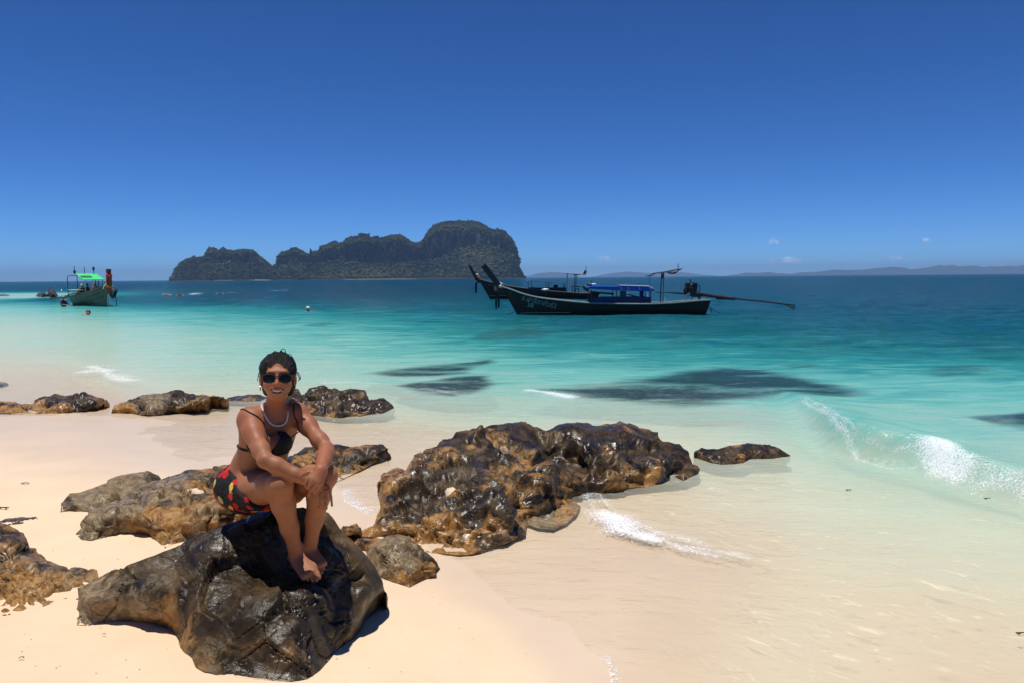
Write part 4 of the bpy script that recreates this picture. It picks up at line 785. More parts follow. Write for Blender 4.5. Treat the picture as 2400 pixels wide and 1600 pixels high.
m_olive = simple('hull_olive', (0.115, 0.084, 0.046), 0.5, 0.4, 4.0, 0.25)
m_letter = simple('letter_paint', (0.34, 0.36, 0.29), 0.6, 0.3, 30.0, 0.0)
m_letter_dim = simple('letter_paint_dim', (0.24, 0.24, 0.15), 0.6, 0.3, 30.0, 0.0)
m_skin_far = simple('skin_far', (0.42, 0.20, 0.12), 0.55, 0.15, 20.0, 0.0)
m_hair_far = simple('hair_far', (0.014, 0.010, 0.008), 0.5, 0.3, 30.0, 0.2)
m_water_glass = m_white

def hull(root, L, beam, gun, rake, mat, rail_mat, stern_rake=0.3, draft=0.35, line=None, n=34):
    """bow at x=0, stern at x=L, z=0 the waterline; gun: [(fraction, height)]"""
    gs = np.array(gun, float); s = np.linspace(0, 1, n) ** 1.15; gh = np.interp(s, gs[:, 0], gs[:, 1])
    k = np.array([1, 3, 5, 3, 1.0]); gh2 = np.convolve(np.pad(gh, 2, 'edge'), k / k.sum(), 'valid')
    hb = 0.5 * beam * np.clip(np.sin(np.clip(s * 1.9 + 0.02, 0, math.pi / 2)) ** 0.85, 0.02, 1) * (1 - 0.42 * sstep(0.62, 1.0, s))
    vs = np.array([0, 0.16, 0.36, 0.55, 0.75, 0.9, 1.0]); wid = np.array([0.04, 0.42, 0.66, 0.80, 0.90, 0.96, 1.0])
    def pt(i, j, side):
        z = -draft + (gh2[i] + draft) * vs[j]; f = (z / max(gh2[i], .01)); x = s[i] * L + rake * (1 - f) * (1 - s[i]) ** 4 - stern_rake * (1 - f) * s[i] ** 6
        w = hb[i] * (wid[j] if s[i] > 0.06 else wid[j] * 0.9 + 0.05)
        return (x, side * w, z)
    V = []; m = len(vs)
    for i in range(n): V += [pt(i, j, -1) for j in range(m - 1, -1, -1)] + [pt(i, j, 1) for j in range(m)]
    Fc = [tuple(f) for f in grid_faces(n, 2 * m)]
    Fc += [tuple(range((n - 1) * 2 * m, n * 2 * m)), tuple(range(2 * m))[::-1]]
    b = MB(); b.add(V, Fc); b.build('hull', mat, root, True)
    d = MB(); DV = []
    for i in range(n): z = gh2[i] - (0.12 if i > 2 else 0.03); DV += [(pt(i, m - 1, -1)[0], -hb[i] * 0.97, z), (pt(i, m - 1, 1)[0], hb[i] * 0.97, z)]
    d.add(DV, [tuple(f) for f in grid_faces(n, 2)]); d.build('deck', m_deck, root)
    for sd in (-1, 1):
        r = MB(); r.tube([(pt(i, m - 1, sd)[0], pt(i, m - 1, sd)[1] + sd * 0.015, gh2[i] + 0.012) for i in range(n)], 0.045, 6); r.build('gunwale', rail_mat, root, True)
    def y_at(x, z, side=-1):
        i = np.clip(np.interp(x, s * L, np.arange(n)), 0, n - 1); h = np.interp(i, np.arange(n), gh2); ww = np.interp(i, np.arange(n), hb)
        f = np.clip((z + draft) / (h + draft), 0, 1); return side * ww * np.interp(f, vs, wid)
    if line:
        x0, x1, z0, z1 = line
        for sd in (-1, 1):
            xs = np.linspace(x0, x1, 20); zs = np.linspace(z0, z1, 20); r = MB()
            r.tube([(x, y_at(x, z, sd) + sd * 0.004, z) for x, z in zip(xs, zs)], 0.022, 5); r.build('boot_stripe', m_letter, root)
    return y_at

def text_mesh(body, size, extrude=0.004):
    cu = bpy.data.curves.new('lettering', 'FONT'); cu.body = body; cu.size = size; cu.extrude = extrude; cu.resolution_u = 3; cu.offset = size * 0.012
    to = bpy.data.objects.new('lettering_tmp', cu); COL.objects.link(to); dg = bpy.context.evaluated_depsgraph_get(); dg.update()
    me = bpy.data.meshes.new_from_object(to.evaluated_get(dg)); bpy.data.objects.remove(to); bpy.data.curves.remove(cu); return me
def letter_on(root, body, size, x0, z0, ang, y_at, mat, side=-1, sx=1.0, flip=False):
    me = text_mesh(body, size); n = len(me.vertices); co = np.empty(n * 3, np.float32); me.vertices.foreach_get('co', co); co = co.reshape(-1, 3).astype(float)
    w = co[:, 0].max() - co[:, 0].min(); u = (co[:, 0] - co[:, 0].min()) * sx; v = co[:, 1]; c, s_ = math.cos(ang), math.sin(ang)
    if flip: u = -u
    x = x0 + u * c - v * s_ * (-1 if flip else 1); z = z0 + (-u if flip else u) * s_ * 1.0 + v * c if not flip else z0 + (-u) * s_ + v * c
    y = y_at(x, z, side); y = y + side * (0.006 + co[:, 2] + 0.002)
    me.vertices.foreach_set('co', np.c_[x, y, z].astype(np.float32).ravel()); me.materials.clear(); me.materials.append(mat); me.update()
    o = obj('lettering', me, root); return o
def faint_marks(root, x0, x1, z0, z1, h, y_at, mat, side=-1, seed=0):
    """painted characters too worn and small to read: rows of short curved brush marks"""
    rr = random.Random(seed); b = MB(); x = min(x0, x1); X1 = max(x0, x1); L_ = X1 - x
    while x < X1 - h * .4:
        w = h * rr.uniform(.45, .7); u = (x - min(x0, x1)) / L_; zc = z0 + (z1 - z0) * u
        if rr.random() > .12:
            pts = [(x + w * rr.uniform(0, .25), zc + h * rr.uniform(-.1, .35)), (x + w * rr.uniform(.1, .5), zc + h * rr.uniform(.7, 1.0)), (x + w * rr.uniform(.6, .9), zc + h * rr.uniform(.4, .9)), (x + w * rr.uniform(.55, .9), zc + h * rr.uniform(-.05, .3))]
            b.tube([(p, float(y_at(p, q, side)) + side * .006, q) for p, q in spline2(pts)], h * .075, 4)
        x += w * 1.35
    b.build('lettering', mat, root)
def spline2(pts, n=9):
    p = np.array([(a, 0, c) for a, c in pts], float); t = np.linspace(0, 1, n)[:, None]
    q = (1 - t) ** 3 * p[0] + 3 * (1 - t) ** 2 * t * p[1] + 3 * (1 - t) * t * t * p[2] + t ** 3 * p[3]; return [(float(a), float(c)) for a, _, c in q]
def strip(b, pts, w, axis=(0, 1, 0), th=0.012):
    """a hanging ribbon: flat strip along pts"""
    pts = np.asarray(pts, float); a = np.asarray(axis, float); n = len(pts); ww = np.broadcast_to(np.asarray(w, float), (n,)); V = []
    t = np.gradient(pts, axis=0); nn = np.cross(t, a); nn /= np.linalg.norm(nn, axis=1)[:, None] + 1e-9
    for k in range(n):
        for sy in (-.5, .5):
            for sz in (-.5, .5): V.append(pts[k] + a * ww[k] * sy + nn[k] * th * sz)
    Fc = []
    for k in range(n - 1):
        o = 4 * k
        for p, q in ((0, 1), (1, 3), (3, 2), (2, 0)): Fc.append((o + p, o + q, o + 4 + q, o + 4 + p))
    Fc += [(0, 2, 3, 1), (4 * n - 4, 4 * n - 3, 4 * n - 1, 4 * n - 2)]
    return b.add(V, Fc)
def sag(a, b_, drop, n=9):
    a = np.asarray(a, float); b_ = np.asarray(b_, float); t = np.linspace(0, 1, n)[:, None]; p = a + (b_ - a) * t; p[:, 2] -= (4 * drop * t * (1 - t))[:, 0]; return p

# ---- boat A: dark green, blue awning
DA = 38.0; MA = DA / F_PX
def wl(px, D): return horizon(px) + CAM_Z * F_PX / D
def A(px, py, y=0.0): return ((px - 1176) * MA, y, (wl(px, DA) - py) * MA)
A0 = P(1176, wl(1176, DA), DA); A0[2] = 0
boatA = empty('longtail_boat', A0, 0, 'dark green longtail boat with blue awning and long propeller shaft, nearest of the moored boats', 'longtail boat', 'longtail boats')
LA = (1659 - 1176) * MA
gunA = [(0, 1.46), (.05, 1.28), (.108, 1.02), (.18, .85), (.263, .74), (.42, .57), (.547, .54), (.708, .51), (.83, .55), (.91, .63), (1, .69)]
yA = hull(boatA, LA, 1.9, gunA, 0.78, m_wood_dark, m_rail, 0.18, line=(0.95, 3.5, 0.085, 0.11))
b = MB(); b.prism([A(1163, 668)[::2], A(1180, 668)[::2], A(1183, 686)[::2], A(1176, 690)[::2]], -0.07, 0.07); b.prism([(A(1129, 627)[0], A(1129, 627)[2]), (A(1139.5, 619)[0], A(1139.5, 619)[2]), (A(1177, 669)[0], A(1177, 669)[2]), (A(1165.5, 676)[0], A(1165.5, 676)[2])], -0.055, 0.055); b.build('prow_post', m_wood_prow, boatA)
letter_on(boatA, 'ส.ฝารีดาทัวร์2', 0.335, A(1222, 705)[0], A(1222, 703.5)[2] , -0.245, yA, m_letter, sx=1.0)
letter_on(boatA, '38', 0.31, A(1235, 719)[0], A(1235, 719.5)[2], -0.12, yA, m_letter, sx=1.15)
faint_marks(boatA, A(1193, 0)[0], A(1201, 0)[0], A(1193, 687)[2], A(1201, 688.5)[2], .08, yA, m_letter_dim, seed=1); faint_marks(boatA, A(1193, 0)[0], A(1205, 0)[0], A(1193, 692)[2], A(1205, 695)[2], .08, yA, m_letter_dim, seed=2)
b = MB(); top = [(A(1374, 675)[0], A(1374, 674)[2]), (A(1380, 671.5)[0], A(1380, 671.5)[2]), (A(1448, 672)[0], A(1448, 672)[2]), (A(1523, 675)[0], A(1523, 675)[2]), (A(1526, 681)[0], A(1526, 681)[2]), (A(1516, 683)[0], A(1516, 683)[2]), (A(1440, 681)[0], A(1440, 681)[2]), (A(1376, 677)[0], A(1376, 677)[2])]
b.prism(top, -0.85, 0.85); b.build('awning', m_blue, boatA)
b = MB(); b.prism([A(1447, 672)[::2], A(1447, 669.5)[::2], A(1518, 671.5)[::2], A(1521, 675)[::2]], -0.8, 0.0); fr = b.build('roof_hatch', m_blue, boatA)
for px in (1447, 1463, 1489, 1513):
    b = MB(); b.tube([A(px, 669.0 + (px - 1447) * 0.03, -0.83), A(px, 669.0 + (px - 1447) * 0.03, 0.02)], 0.018, 5); b.tube([A(px, 669 + (px - 1447) * 0.03, -0.82), A(px + 4, 679, -0.87)], 0.018, 5); b.build('roof_rib', m_pipe, boatA)
b = MB(); b.tube([A(1447, 669, -0.83), A(1513, 671, -0.83), A(1523, 677, -0.86)], 0.02, 5); b.build('roof_edge_tube', m_white, boatA)
for px in (1382, 1440, 1519):
    for sy in (-.72, .72):
        b = MB(); b.tube([A(px, 712, sy), A(px, 680, sy)], 0.022, 6); b.build('awning_post', m_pipe_dark, boatA)
b = MB(); b.box(((A(1382, 0)[0] + A(1519, 0)[0]) / 2, -0.70, A(1450, 704)[2]), (A(1519, 0)[0] - A(1382, 0)[0], 0.04, 0.33)); b.box(((A(1382, 0)[0] + A(1519, 0)[0]) / 2, 0.70, A(1450, 704)[2]), (A(1519, 0)[0] - A(1382, 0)[0], 0.04, 0.33)); b.build('side_cloth', m_navy, boatA)
b = MB(); b.box(A(1457, 690, -0.45), (0.30, 0.05, 0.34)); b.build('locker', simple('locker_grey', (0.10, 0.11, 0.11), .6), boatA)
b = MB(); b.box(A(1501, 690, -0.3), (0.17, 0.25, 0.42)); b.build('fuel_can', m_navy, boatA)
b = MB(); b.tube([A(1465, 689, 0.3), A(1497, 697, 0.3)], 0.03, 6); b.tube([A(1383, 685, 0.2), A(1440, 690, 0.25)], 0.05, 6); b.build('pole_bundle', m_pipe_dark, boatA)
b = MB(); b.tube([A(1519, 708, -0.35), A(1519, 648, -0.35)], 0.028, 6); b.build('frame_post', m_pipe, boatA)
b = MB(); b.tube([A(1544, 712, -0.35), A(1546.5, 640, -0.35)], 0.028, 6); b.build('frame_post', m_pipe_dark, boatA)
b = MB(); b.tube([A(1556, 712, 0.3), A(1558, 639, 0.3)], 0.028, 6); b.build('frame_post', m_pipe, boatA)
b = MB(); b.tube([A(1516, 648, -.35), A(1525, 646.5, -.35), A(1533, 641.5, -.35), A(1557, 638.5, -.35), A(1594, 631.3, -.35)], 0.028, 6); b.tube([A(1516, 648, .35), A(1525, 646.5, .35), A(1533, 641.5, .35), A(1557, 638.5, .35), A(1594, 631.3, .35)], 0.028, 6); b.build('frame_top', m_pipe_dark, boatA)
b = MB(); V0 = [A(1561, 639, -.34), A(1577, 643.5, -.34), A(1586, 637, -.34), A(1593, 632.5, -.34)]; V1 = [A(1561, 639, .34), A(1577, 643.5, .34), A(1586, 637, .34), A(1593, 632.5, .34)]
b.add(V0 + V1, [(0, 1, 5, 4), (1, 2, 6, 5), (2, 3, 7, 6)]); b.blob(A(1572, 640.5, -.3), (0.22, 0.12, 0.07), 3, 2, .3, 2); b.build('furled_cloth', m_pipe_dark, boatA)
b = MB(); b.tube([A(1588.3, 632), A(1588, 619.5)], 0.02, 5); b.build('frame_mast', m_pipe_dark, boatA)
b = MB(); b.blob(A(1548.5, 647, -.4), (0.07, 0.07, 0.16), 5, 2, .3, 2); b.tube([A(1550, 652, -.4), A(1550.5, 672, -.4)], 0.014, 5); b.build('hung_bag', m_pipe_dark, boatA)
# engine on its pivot, with tiller and the long tail
eng = MB().blob(A(1618, 675), (0.30, 0.26, 0.26), 2, 3, .22, 2.6)
eng.box(A(1620, 679), (0.46, 0.34, 0.34)).box(A(1611, 671), (0.22, 0.40, 0.30)).box(A(1628, 672), (0.16, 0.36, 0.34)).box(A(1624, 690), (0.30, 0.26, 0.24)).box(A(1634, 693), (0.40, 0.2, 0.16)).blob(A(1607, 682), (0.13, 0.2, 0.2), 8, 2, .3, 2)
eo = eng.build('engine', m_black, boatA)
for (c, rr) in (((1632, 677), 0.17), ((1609, 674), 0.16), ((1620, 671), 0.19)):
    b = MB(); cx, cy, cz = A(*c); b.tube([(cx + rr * 0.7 * math.cos(t), cy - 0.2, cz + rr * math.sin(t)) for t in np.linspace(-1.7, 1.9, 12)], 0.022, 6); b.build('hose', m_black, eo)
b = MB(); b.tube([A(1616.5, 668, .05), A(1617, 662, .05), A(1618, 655, .05)], [0.035, 0.03, 0.03], 7); b.build('exhaust_pipe', m_rust, eo)
b = MB(); b.tube([A(1640, 703), A(1636, 696)], 0.05, 7); b.build('engine_mount', m_black, boatA)
b = MB(); b.tube([A(1621, 705, .1), A(1624, 694, .1)], 0.022, 5); b.build('engine_strut', m_black, boatA)
b = MB(); b.tube([A(1612, 690, -.15), A(1603, 705, -.3)], 0.014, 5); b.build('engine_rope', m_black, boatA)
b = MB(); b.tube([A(1608, 690), A(1595, 688.5), A(1560, 686), A(1537, 685)], [0.035, 0.035, 0.025, 0.025], 7); b.tube([A(1596, 688.6), A(1604, 689.6)], 0.05, 7); b.build('tiller', m_rust, boatA)
b = MB(); b.tube([A(1634, 689), A(1650, 692), A(1688, 697), A(1721, 701)], [0.10, 0.085, 0.085, 0.085], 8); b.box(A(1700, 700.5), (0.95, 0.1, 0.11)); b.build('shaft_housing', m_rust, boatA)
for px in (1640, 1645, 1649, 1653, 1658, 1664, 1690, 1720):
    b = MB(); b.box(A(px, 690.5 + (px - 1640) * 0.125, 0), (0.05, 0.16, 0.15)); b.build('housing_bolt', m_rust, boatA)
b = MB(); b.tube([A(1720, 700.2), A(1790, 707.5), A(1862, 716)], [0.045, 0.04, 0.04], 7); b.build('tail_shaft', m_rust, boatA)
b = MB(); b.tube([A(1838, 714), A(1861, 726.5)], 0.022, 5); b.tube([A(1852, 718), A(1849, 721)], 0.018, 5); b.tube([A(1856, 718), A(1858, 725)], 0.018, 5); b.build('skeg', m_rust, boatA)
b = MB()
for k in range(3):
    t = k * 2.09 + 0.4; cx, cy, cz = A(1861, 716.5); V = [(cx - .01, cy, cz), (cx + 0.03, cy + 0.15 * math.cos(t - .3), cz + 0.15 * math.sin(t - .3)), (cx - .03, cy + 0.16 * math.cos(t + .3), cz + 0.16 * math.sin(t + .3))]
    b.add(V + [(x + .014, y, z) for x, y, z in V], [(0, 1, 2), (5, 4, 3), (0, 3, 4, 1), (1, 4, 5, 2), (2, 5, 3, 0)])
b.build('propeller', m_black, boatA)
b = MB(); b.tube([A(1657, 719), A(1664, 721), A(1668, 726), A(1669, 734)], [0.03, 0.032, 0.03, 0.03], 7); b.tube([A(1652, 729), A(1660, 725.5), A(1667, 729)], 0.024, 6); b.build('stern_ring', m_pipe, boatA)
b = MB(); b.tube(sag(A(1668, 722), A(1692, 735), 0.08), 0.012, 5); b.build('stern_rope', m_pipe_dark, boatA)
b = MB(); b.tube(sag(A(1206, 729), A(1187, 738), 0.06), 0.014, 5); b.build('anchor_rope', m_pipe_dark, boatA)
def ribbons(D, pxs, label, cloth, parts):
    base = P(pxs[0], pxs[1], D); e = empty('prow_ribbon', base, 0, label, 'ribbon', 'ribbons tied round the boat prows'); m = D / F_PX
    for nm, mat, fn in parts:
        bb = MB(); fn(bb, lambda px, py, y=0.0: ((px - pxs[0]) * m, y, (pxs[1] - py) * m)); bb.build(nm, mat, e, True)
    return e
ribbons(DA, (1171, 672), 'pink and white cloth with long dark tails on the blue-awning boat\'s prow', None, [
 ('wrap', m_cream, lambda b, q: b.tube([q(1163, 680), q(1168, 677), q(1174, 670), q(1177, 664)], [.12, .17, .19, .13], 10)),
 ('wrap', m_pink, lambda b, q: (b.tube([q(1160, 682), q(1166, 679), q(1170, 671)], [.10, .20, .14], 10))),
 ('tail', m_maroon, lambda b, q: (strip(b, [q(1166, 676, -.22), q(1165.5, 690, -.25), q(1166, 702, -.24), q(1165, 712, -.25)], [.10, .14, .12, .1]), strip(b, [q(1167.5, 676, -.24), q(1167.5, 688, -.26), q(1167, 700, -.27)], [.08, .1, .06], (1, 0, 0)))),
 ('tail', m_ribbon_dark, lambda b, q: (strip(b, [q(1163.5, 682, -.24), q(1163, 695, -.25), q(1162.5, 710, -.25), q(1162.8, 725, -.25)], [.07, .09, .10, .09], (1, 0, 0)), strip(b, [q(1168, 680, -.24), q(1168.5, 695, -.25), q(1168.8, 708, -.26), q(1168.5, 722, -.26)], [.07, .09, .11, .08], (1, 0, 0)))),
 ('bow_end', m_cream, lambda b, q: b.blob(q(1173, 672, -.19), (.09, .04, .10), 3, 2, .4, 2))])
# life ring on the awning
e = empty('life_ring', np.array(A(1386, 671)) + A0, 0, 'black and white life ring lying on the blue awning roof', 'life ring')
for k in range(4):
    b = MB(); b.tube([(0.19 * math.cos(t), 0.19 * math.sin(t), 0.07) for t in np.linspace(k * 1.571, k * 1.571 + 1.571, 9)], 0.065, 8); b.build('ring_segment', m_white if k % 2 else m_pipe_dark, e, True)
b = MB(); b.tube([(0, 0, 0.02), (0, 0, 0.28)], 0.02, 6); b.build('spike', m_pipe_dark, e)

# ---- boat B: farther, dark, with a bare canopy frame
DB = 65.0; MBs = DB / F_PX
def Bq(px, py, y=0.0): return ((px - 1122) * MBs, y, (wl(px, DB) - py) * MBs)
B0 = P(1122, wl(1122, DB), DB); B0[2] = 0
boatB = empty('longtail_boat', B0, 0, 'dark brown longtail boat with a thin pole canopy, moored just behind the blue-awning boat', 'longtail boat', 'longtail boats')
LB = (1406 - 1122) * MBs
yB = hull(boatB, LB, 2.0, [(0, 1.82), (.08, 1.55), (.26, 1.14), (.5, .78), (.7, .6), (.88, .45), (1, .58)], 1.0, m_wood_dark, m_rail_dull, 0.3, line=(0.95, 3.0, 0.32, 0.36))
b = MB(); b.prism([Bq(1098.5, 624.5)[::2], Bq(1103, 621)[::2], Bq(1122, 655)[::2], Bq(1115.5, 658)[::2]], -0.07, 0.07); b.prism([Bq(1113, 650)[::2], Bq(1124, 652)[::2], Bq(1126, 664)[::2], Bq(1121, 664)[::2]], -0.09, 0.09); b.build('prow_post', m_wood_prow, boatB)
faint_marks(boatB, Bq(1146, 0)[0], Bq(1164, 0)[0], Bq(1146, 672)[2], Bq(1164, 677)[2], .38, yB, m_letter_dim, seed=3)
faint_marks(boatB, Bq(1130, 0)[0], Bq(1145, 0)[0], Bq(1130, 664.5)[2], Bq(1145, 670)[2], .16, yB, m_letter_dim, seed=4)
b = MB(); b.prism([Bq(1236, 659)[::2], Bq(1238, 657.6)[::2], Bq(1324, 664.5)[::2], Bq(1324, 666.3)[::2]], -.9, .9); b.build('canopy_roof', simple('canopy_lilac', (.42, .46, .56), .5), boatB)
for px, y in ((1237.5, -.8), (1246, .8), (1279, -.8), (1287, .8), (1321, -.8), (1323, .8)):
    b = MB(); b.tube([Bq(px, 692, y), Bq(px, 659 + (px - 1237) * .075, y)], 0.03, 6); b.build('canopy_post', m_pipe_dark, boatB)
b = MB(); b.box(((Bq(1237, 0)[0] + Bq(1325, 0)[0]) / 2, -0.78, Bq(1280, 682)[2]), (Bq(1325, 0)[0] - Bq(1237, 0)[0], 0.06, 0.55)); b.build('side_cloth', simple('cloth_black_violet', (.018, .015, .028), .8, .5, 6), boatB)
for k, (px, py, rx, rz) in enumerate(((1250, 679, .35, .2), (1265, 681, .3, .22), (1297, 683, .4, .2), (1314, 684, .3, .25))):
    b = MB(); b.blob(Bq(px, py, -.5), (rx, .3, rz), 30 + k, 2, .3, 1.6); b.build('bundle', simple('cloth_black_violet', (.018, .015, .028)), boatB, True)
b = MB(); b.blob(Bq(1277, 680, -.88), (.36, .16, .14), 3, 3, .25, 1.6); o = b.build('sack', m_white, boatB, True)
b = MB(); b.blob(Bq(1303, 672, .2), (.22, .16, .14), 4, 2, .25, 1.6); b.build('hat_bundle', m_hair_far, boatB, True)
for px, py0, py1, y, mt in ((1326.5, 690, 642, -.5, m_pipe), (1329, 690, 643, .5, m_pipe), (1344.5, 690, 645, -.5, m_pipe_dark), (1350, 690, 644, .5, m_pipe_dark)):
    b = MB(); b.tube([Bq(px, py0, y), Bq(px + 2, py1, y)], 0.035, 6); b.build('frame_post', mt, boatB)
b = MB(); b.tube([Bq(1326, 641.5, -.5), Bq(1346, 643, -.5), Bq(1370, 645, -.5)], 0.04, 6); b.tube([Bq(1326, 641.5, .5), Bq(1346, 643, .5), Bq(1370, 645, .5)], 0.04, 6); b.box(Bq(1351, 645, 0), (.5, 1.0, .1)); b.build('frame_top', m_pipe, boatB)
b = MB(); b.tube([Bq(1372, 647), Bq(1373.5, 625)], 0.03, 6); b.build('flag_pole', m_pipe, boatB)
b = MB(); strip(b, [Bq(1372.5, 635), Bq(1371, 641), Bq(1367, 645.5)], [.2, .3, .2], (1, 0, 0)); b.build('flag', m_red, boatB)
b = MB(); b.tube([Bq(1336, 671, .1), Bq(1374, 674.5, .1)], 0.04, 6); b.tube([Bq(1340, 688, .1), Bq(1343, 671, .1)], 0.04, 6); b.build('tiller', m_pipe_dark, boatB)
b = MB(); b.blob(Bq(1373, 675), (.26, .22, .24), 6, 2, .3, 2); b.box(Bq(1376, 679), (.3, .25, .3)); b.build('engine', m_black, boatB)
for px in (1348, 1357):
    for y in (-.15, .15):
        b = MB(); b.tube([Bq(px, 690, y), Bq(px + (1 if px < 1350 else -1), 678, y)], 0.03, 5); b.build('stool_leg', m_pipe_dark, boatB)
b = MB(); b.box(Bq(1352.5, 677.5), (.32, .36, .05)); b.build('stool_seat', m_pipe_dark, boatB)
ribbons(DB, (1119, 652), 'cream and pink garland with blue tails on the prow of the farther moored boat', None, [
 ('wrap', m_pink, lambda b, q: b.tube([q(1113.5, 657), q(1117, 655), q(1121, 651), q(1122, 647)], [.14, .24, .26, .16], 10)),
 ('wrap', m_cream, lambda b, q: b.blob(q(1118.5, 645, -.12), (.10, .12, .14), 2, 2, .35, 2)),
 ('bow_end', m_cream, lambda b, q: (b.blob(q(1114, 661, -.2), (.12, .08, .14), 3, 2, .3, 2), b.blob(q(1112.5, 665, -.2), (.08, .06, .12), 4, 2, .3, 2))),
 ('tail', m_ribbon_blue, lambda b, q: (strip(b, [q(1116.5, 660, -.26), q(1116.5, 672, -.28), q(1116, 687, -.28)], [.18, .16, .14], (1, 0, 0)), strip(b, [q(1114.5, 664, -.26), q(1114, 675, -.28), q(1113.8, 686, -.28)], [.1, .1, .08], (1, 0, 0))))])

# ---- boat C: olive hull seen from the bow, green roof
DC = 54.5; MC = DC / F_PX
C0 = P(257, wl(257, DC), DC); C0[2] = 0
hx = np.array([-0.70, 0.714]); hx /= np.linalg.norm(hx); rzC = math.atan2(hx[1], hx[0])
boatC = empty('longtail_boat', C0, rzC, 'olive longtail boat with a bright green roof and red-wrapped prow, seen from its bow', 'longtail boat', 'longtail boats')
LC = 8.2
yC = hull(boatC, LC, 2.3, [(0, 1.62), (.06, 1.52), (.15, 1.3), (.3, 1.06), (.5, .86), (.75, .72), (1, .70)], 0.45, m_olive, m_rail_dull, 0.3)
b = MB(); b.prism([(-.12, 1.3), (.12, 1.55), (-.02, 2.75), (-.38, 2.75)], -.13, .13); pc = b.build('prow_post', simple('prow_dark_red', (.20, .02, .018), .6), boatC)
b = MB(); b.tube([(0.0, 0, 1.62), (.12, 0, .9), (.44, 0, 0.02)], 0.06, 6); b.build('stem_strip', m_cream, boatC)
for k in range(2):
    faint_marks(boatC, .75 + .1 * k, 3.3 + .15 * k, 0.98 - 0.36 * k, 0.50 - 0.32 * k, .20, yC, m_letter_dim, side=1, seed=5 + k)
b = MB(); b.tube([(.5, yC(.5, .13, 1) + .01, .13), (1.6, yC(1.6, .10, 1) + .01, .10), (3.0, yC(3.0, .04, 1) + .01, .04)], 0.03, 5); b.build('boot_stripe', m_letter, boatC)
# roof: a sloped green sheet on posts
b = MB(); b.prism([(3.4, 1.95), (3.38, 2.0), (5.6, 2.48), (5.6, 2.43)], -0.72, 0.74); b.build('canopy_roof', m_green, boatC)
b = MB(); b.box((4.35, 0.30, 2.225), (.55, .72, .05), Matrix.Rotation(-0.215, 3, 'Y')); b.build('roof_patch', m_greend, boatC)
for x, y, mt in ((3.5, -.6, m_pipe), (3.5, .1, m_white), (3.5, .62, m_white), (5.5, -.65, m_pipe_dark), (5.5, .65, m_pipe_dark), (4.5, .35, m_pipe_dark)):
    b = MB(); b.tube([(x, y, .75), (x, y, 1.97 + (x - 3.4) * .2)], 0.028, 6); b.build('canopy_post', mt, boatC)
for x in (6.2,):
    b = MB(); b.tube([(x, -1.05, .7), (x, -1.05, 2.25), (x, -.9, 2.32), (x, 1.05, 2.32), (x, 1.15, 2.2), (x, 1.15, .7)], 0.028, 6); b.build('frame_hoop', m_pipe_dark, boatC)
for x, y, z in ((5.55, .78, 3.05), (5.5, .1, 3.02), (5.5, -.55, 3.05)):
    b = MB(); b.tube([(x, y, 2.45), (x, y, z)], 0.024, 5); b.build('roof_mast', m_pipe_dark, boatC)
for y, z, k in ((.80, 2.62, 0), (-.55, 2.85, 1)):
    b = MB(); b.blob((5.5, y, z), (.09, .09, .17), 70 + k, 2, .35, 2); b.build('lamp', m_maroon, boatC)
b = MB(); b.add([(2.4, -.98, 1.17), (3.6, -.95, 1.05), (3.6, .2, 1.45), (2.4, .1, 1.5)], [(0, 1, 2, 3)]); b.build('side_cloth', m_greend, boatC)
b = MB(); b.prism([(3.6, 1.18), (3.6, 1.22), (5.0, 1.24), (5.0, 1.20)], .55, 1.5); b.build('side_flap', simple('cloth_pale_green', (.45, .62, .40), .6), boatC)
b = MB(); b.tube(sag((1.6, -.98, 1.2), (3.3, -1.2, .62), .12), .12, 7); b.build('fender_tyre', m_black, boatC)
b = MB(); b.tube([(3.2, -1.35, .95), (3.1, -1.4, .0)], .028, 5); b.tube([(2.4, -1.15, .95), (3.2, -1.35, .95)], .02, 5); b.build('boarding_pole', m_pipe_dark, boatC)
b = MB(); b.blob((7.3, 0, 1.1), (.3, .25, .3), 77, 2, .3, 2); b.tube([(7.4, 0, 1.0), (9.6, .2, .8), (11.5, .3, .5)], .05, 6); b.build('engine', m_black, boatC)
b = MB(); b.tube([(LC * .98, .7, .62), (LC * .98 + .6, 1.9, .55)], .06, 6); b.build('stern_pole', m_pipe_dark, boatC)
Rz = Matrix.Rotation(rzC, 3, 'Z'); toC = lambda x, y, z: np.array(Rz @ Vector((x, y, z))) + C0
e = empty('prow_ribbon', toC(0, 0, 1.5), rzC, 'red cloth tied down the prow of the green-roofed boat', 'ribbon', 'ribbons tied round the boat prows')
b = MB(); b.tube([(-.30, 0, .88), (-.24, 0, .78), (-.21, 0, .68)], [.20, .225, .20], 10); b.build('wrap', m_red, e, True)
b = MB(); strip(b, [(-.34, -.05, .85), (-.26, -.06, .3), (-.17, -.04, -.05), (-.10, -.02, -.35), (-.05, 0, -.55)], [.2, .24, .26, .27, .22], (0, 1, 0), .03); b.build('tail', m_red, e)
b = MB(); strip(b, [(-.30, -.10, .8), (-.2, -.10, .2), (-.1, .06, -.3)], [.08, .1, .1], (0, 1, 0), .035); b.build('tail', simple('cloth_bright_red', (.75, .06, .03), .6), e)
b = MB(); b.tube([(-.15, 0, .08), (-.12, 0, 0), (-.10, 0, -.1)], [.16, .21, .2], 9); b.build('wrap', m_orange, e, True)
b = MB(); strip(b, [(-.1, .16, .2), (0, .30, 0), (.05, .36, -.2)], [.1, .16, .12], (1, 0, 0), .03); b.build('bow_end', m_yellow, e)
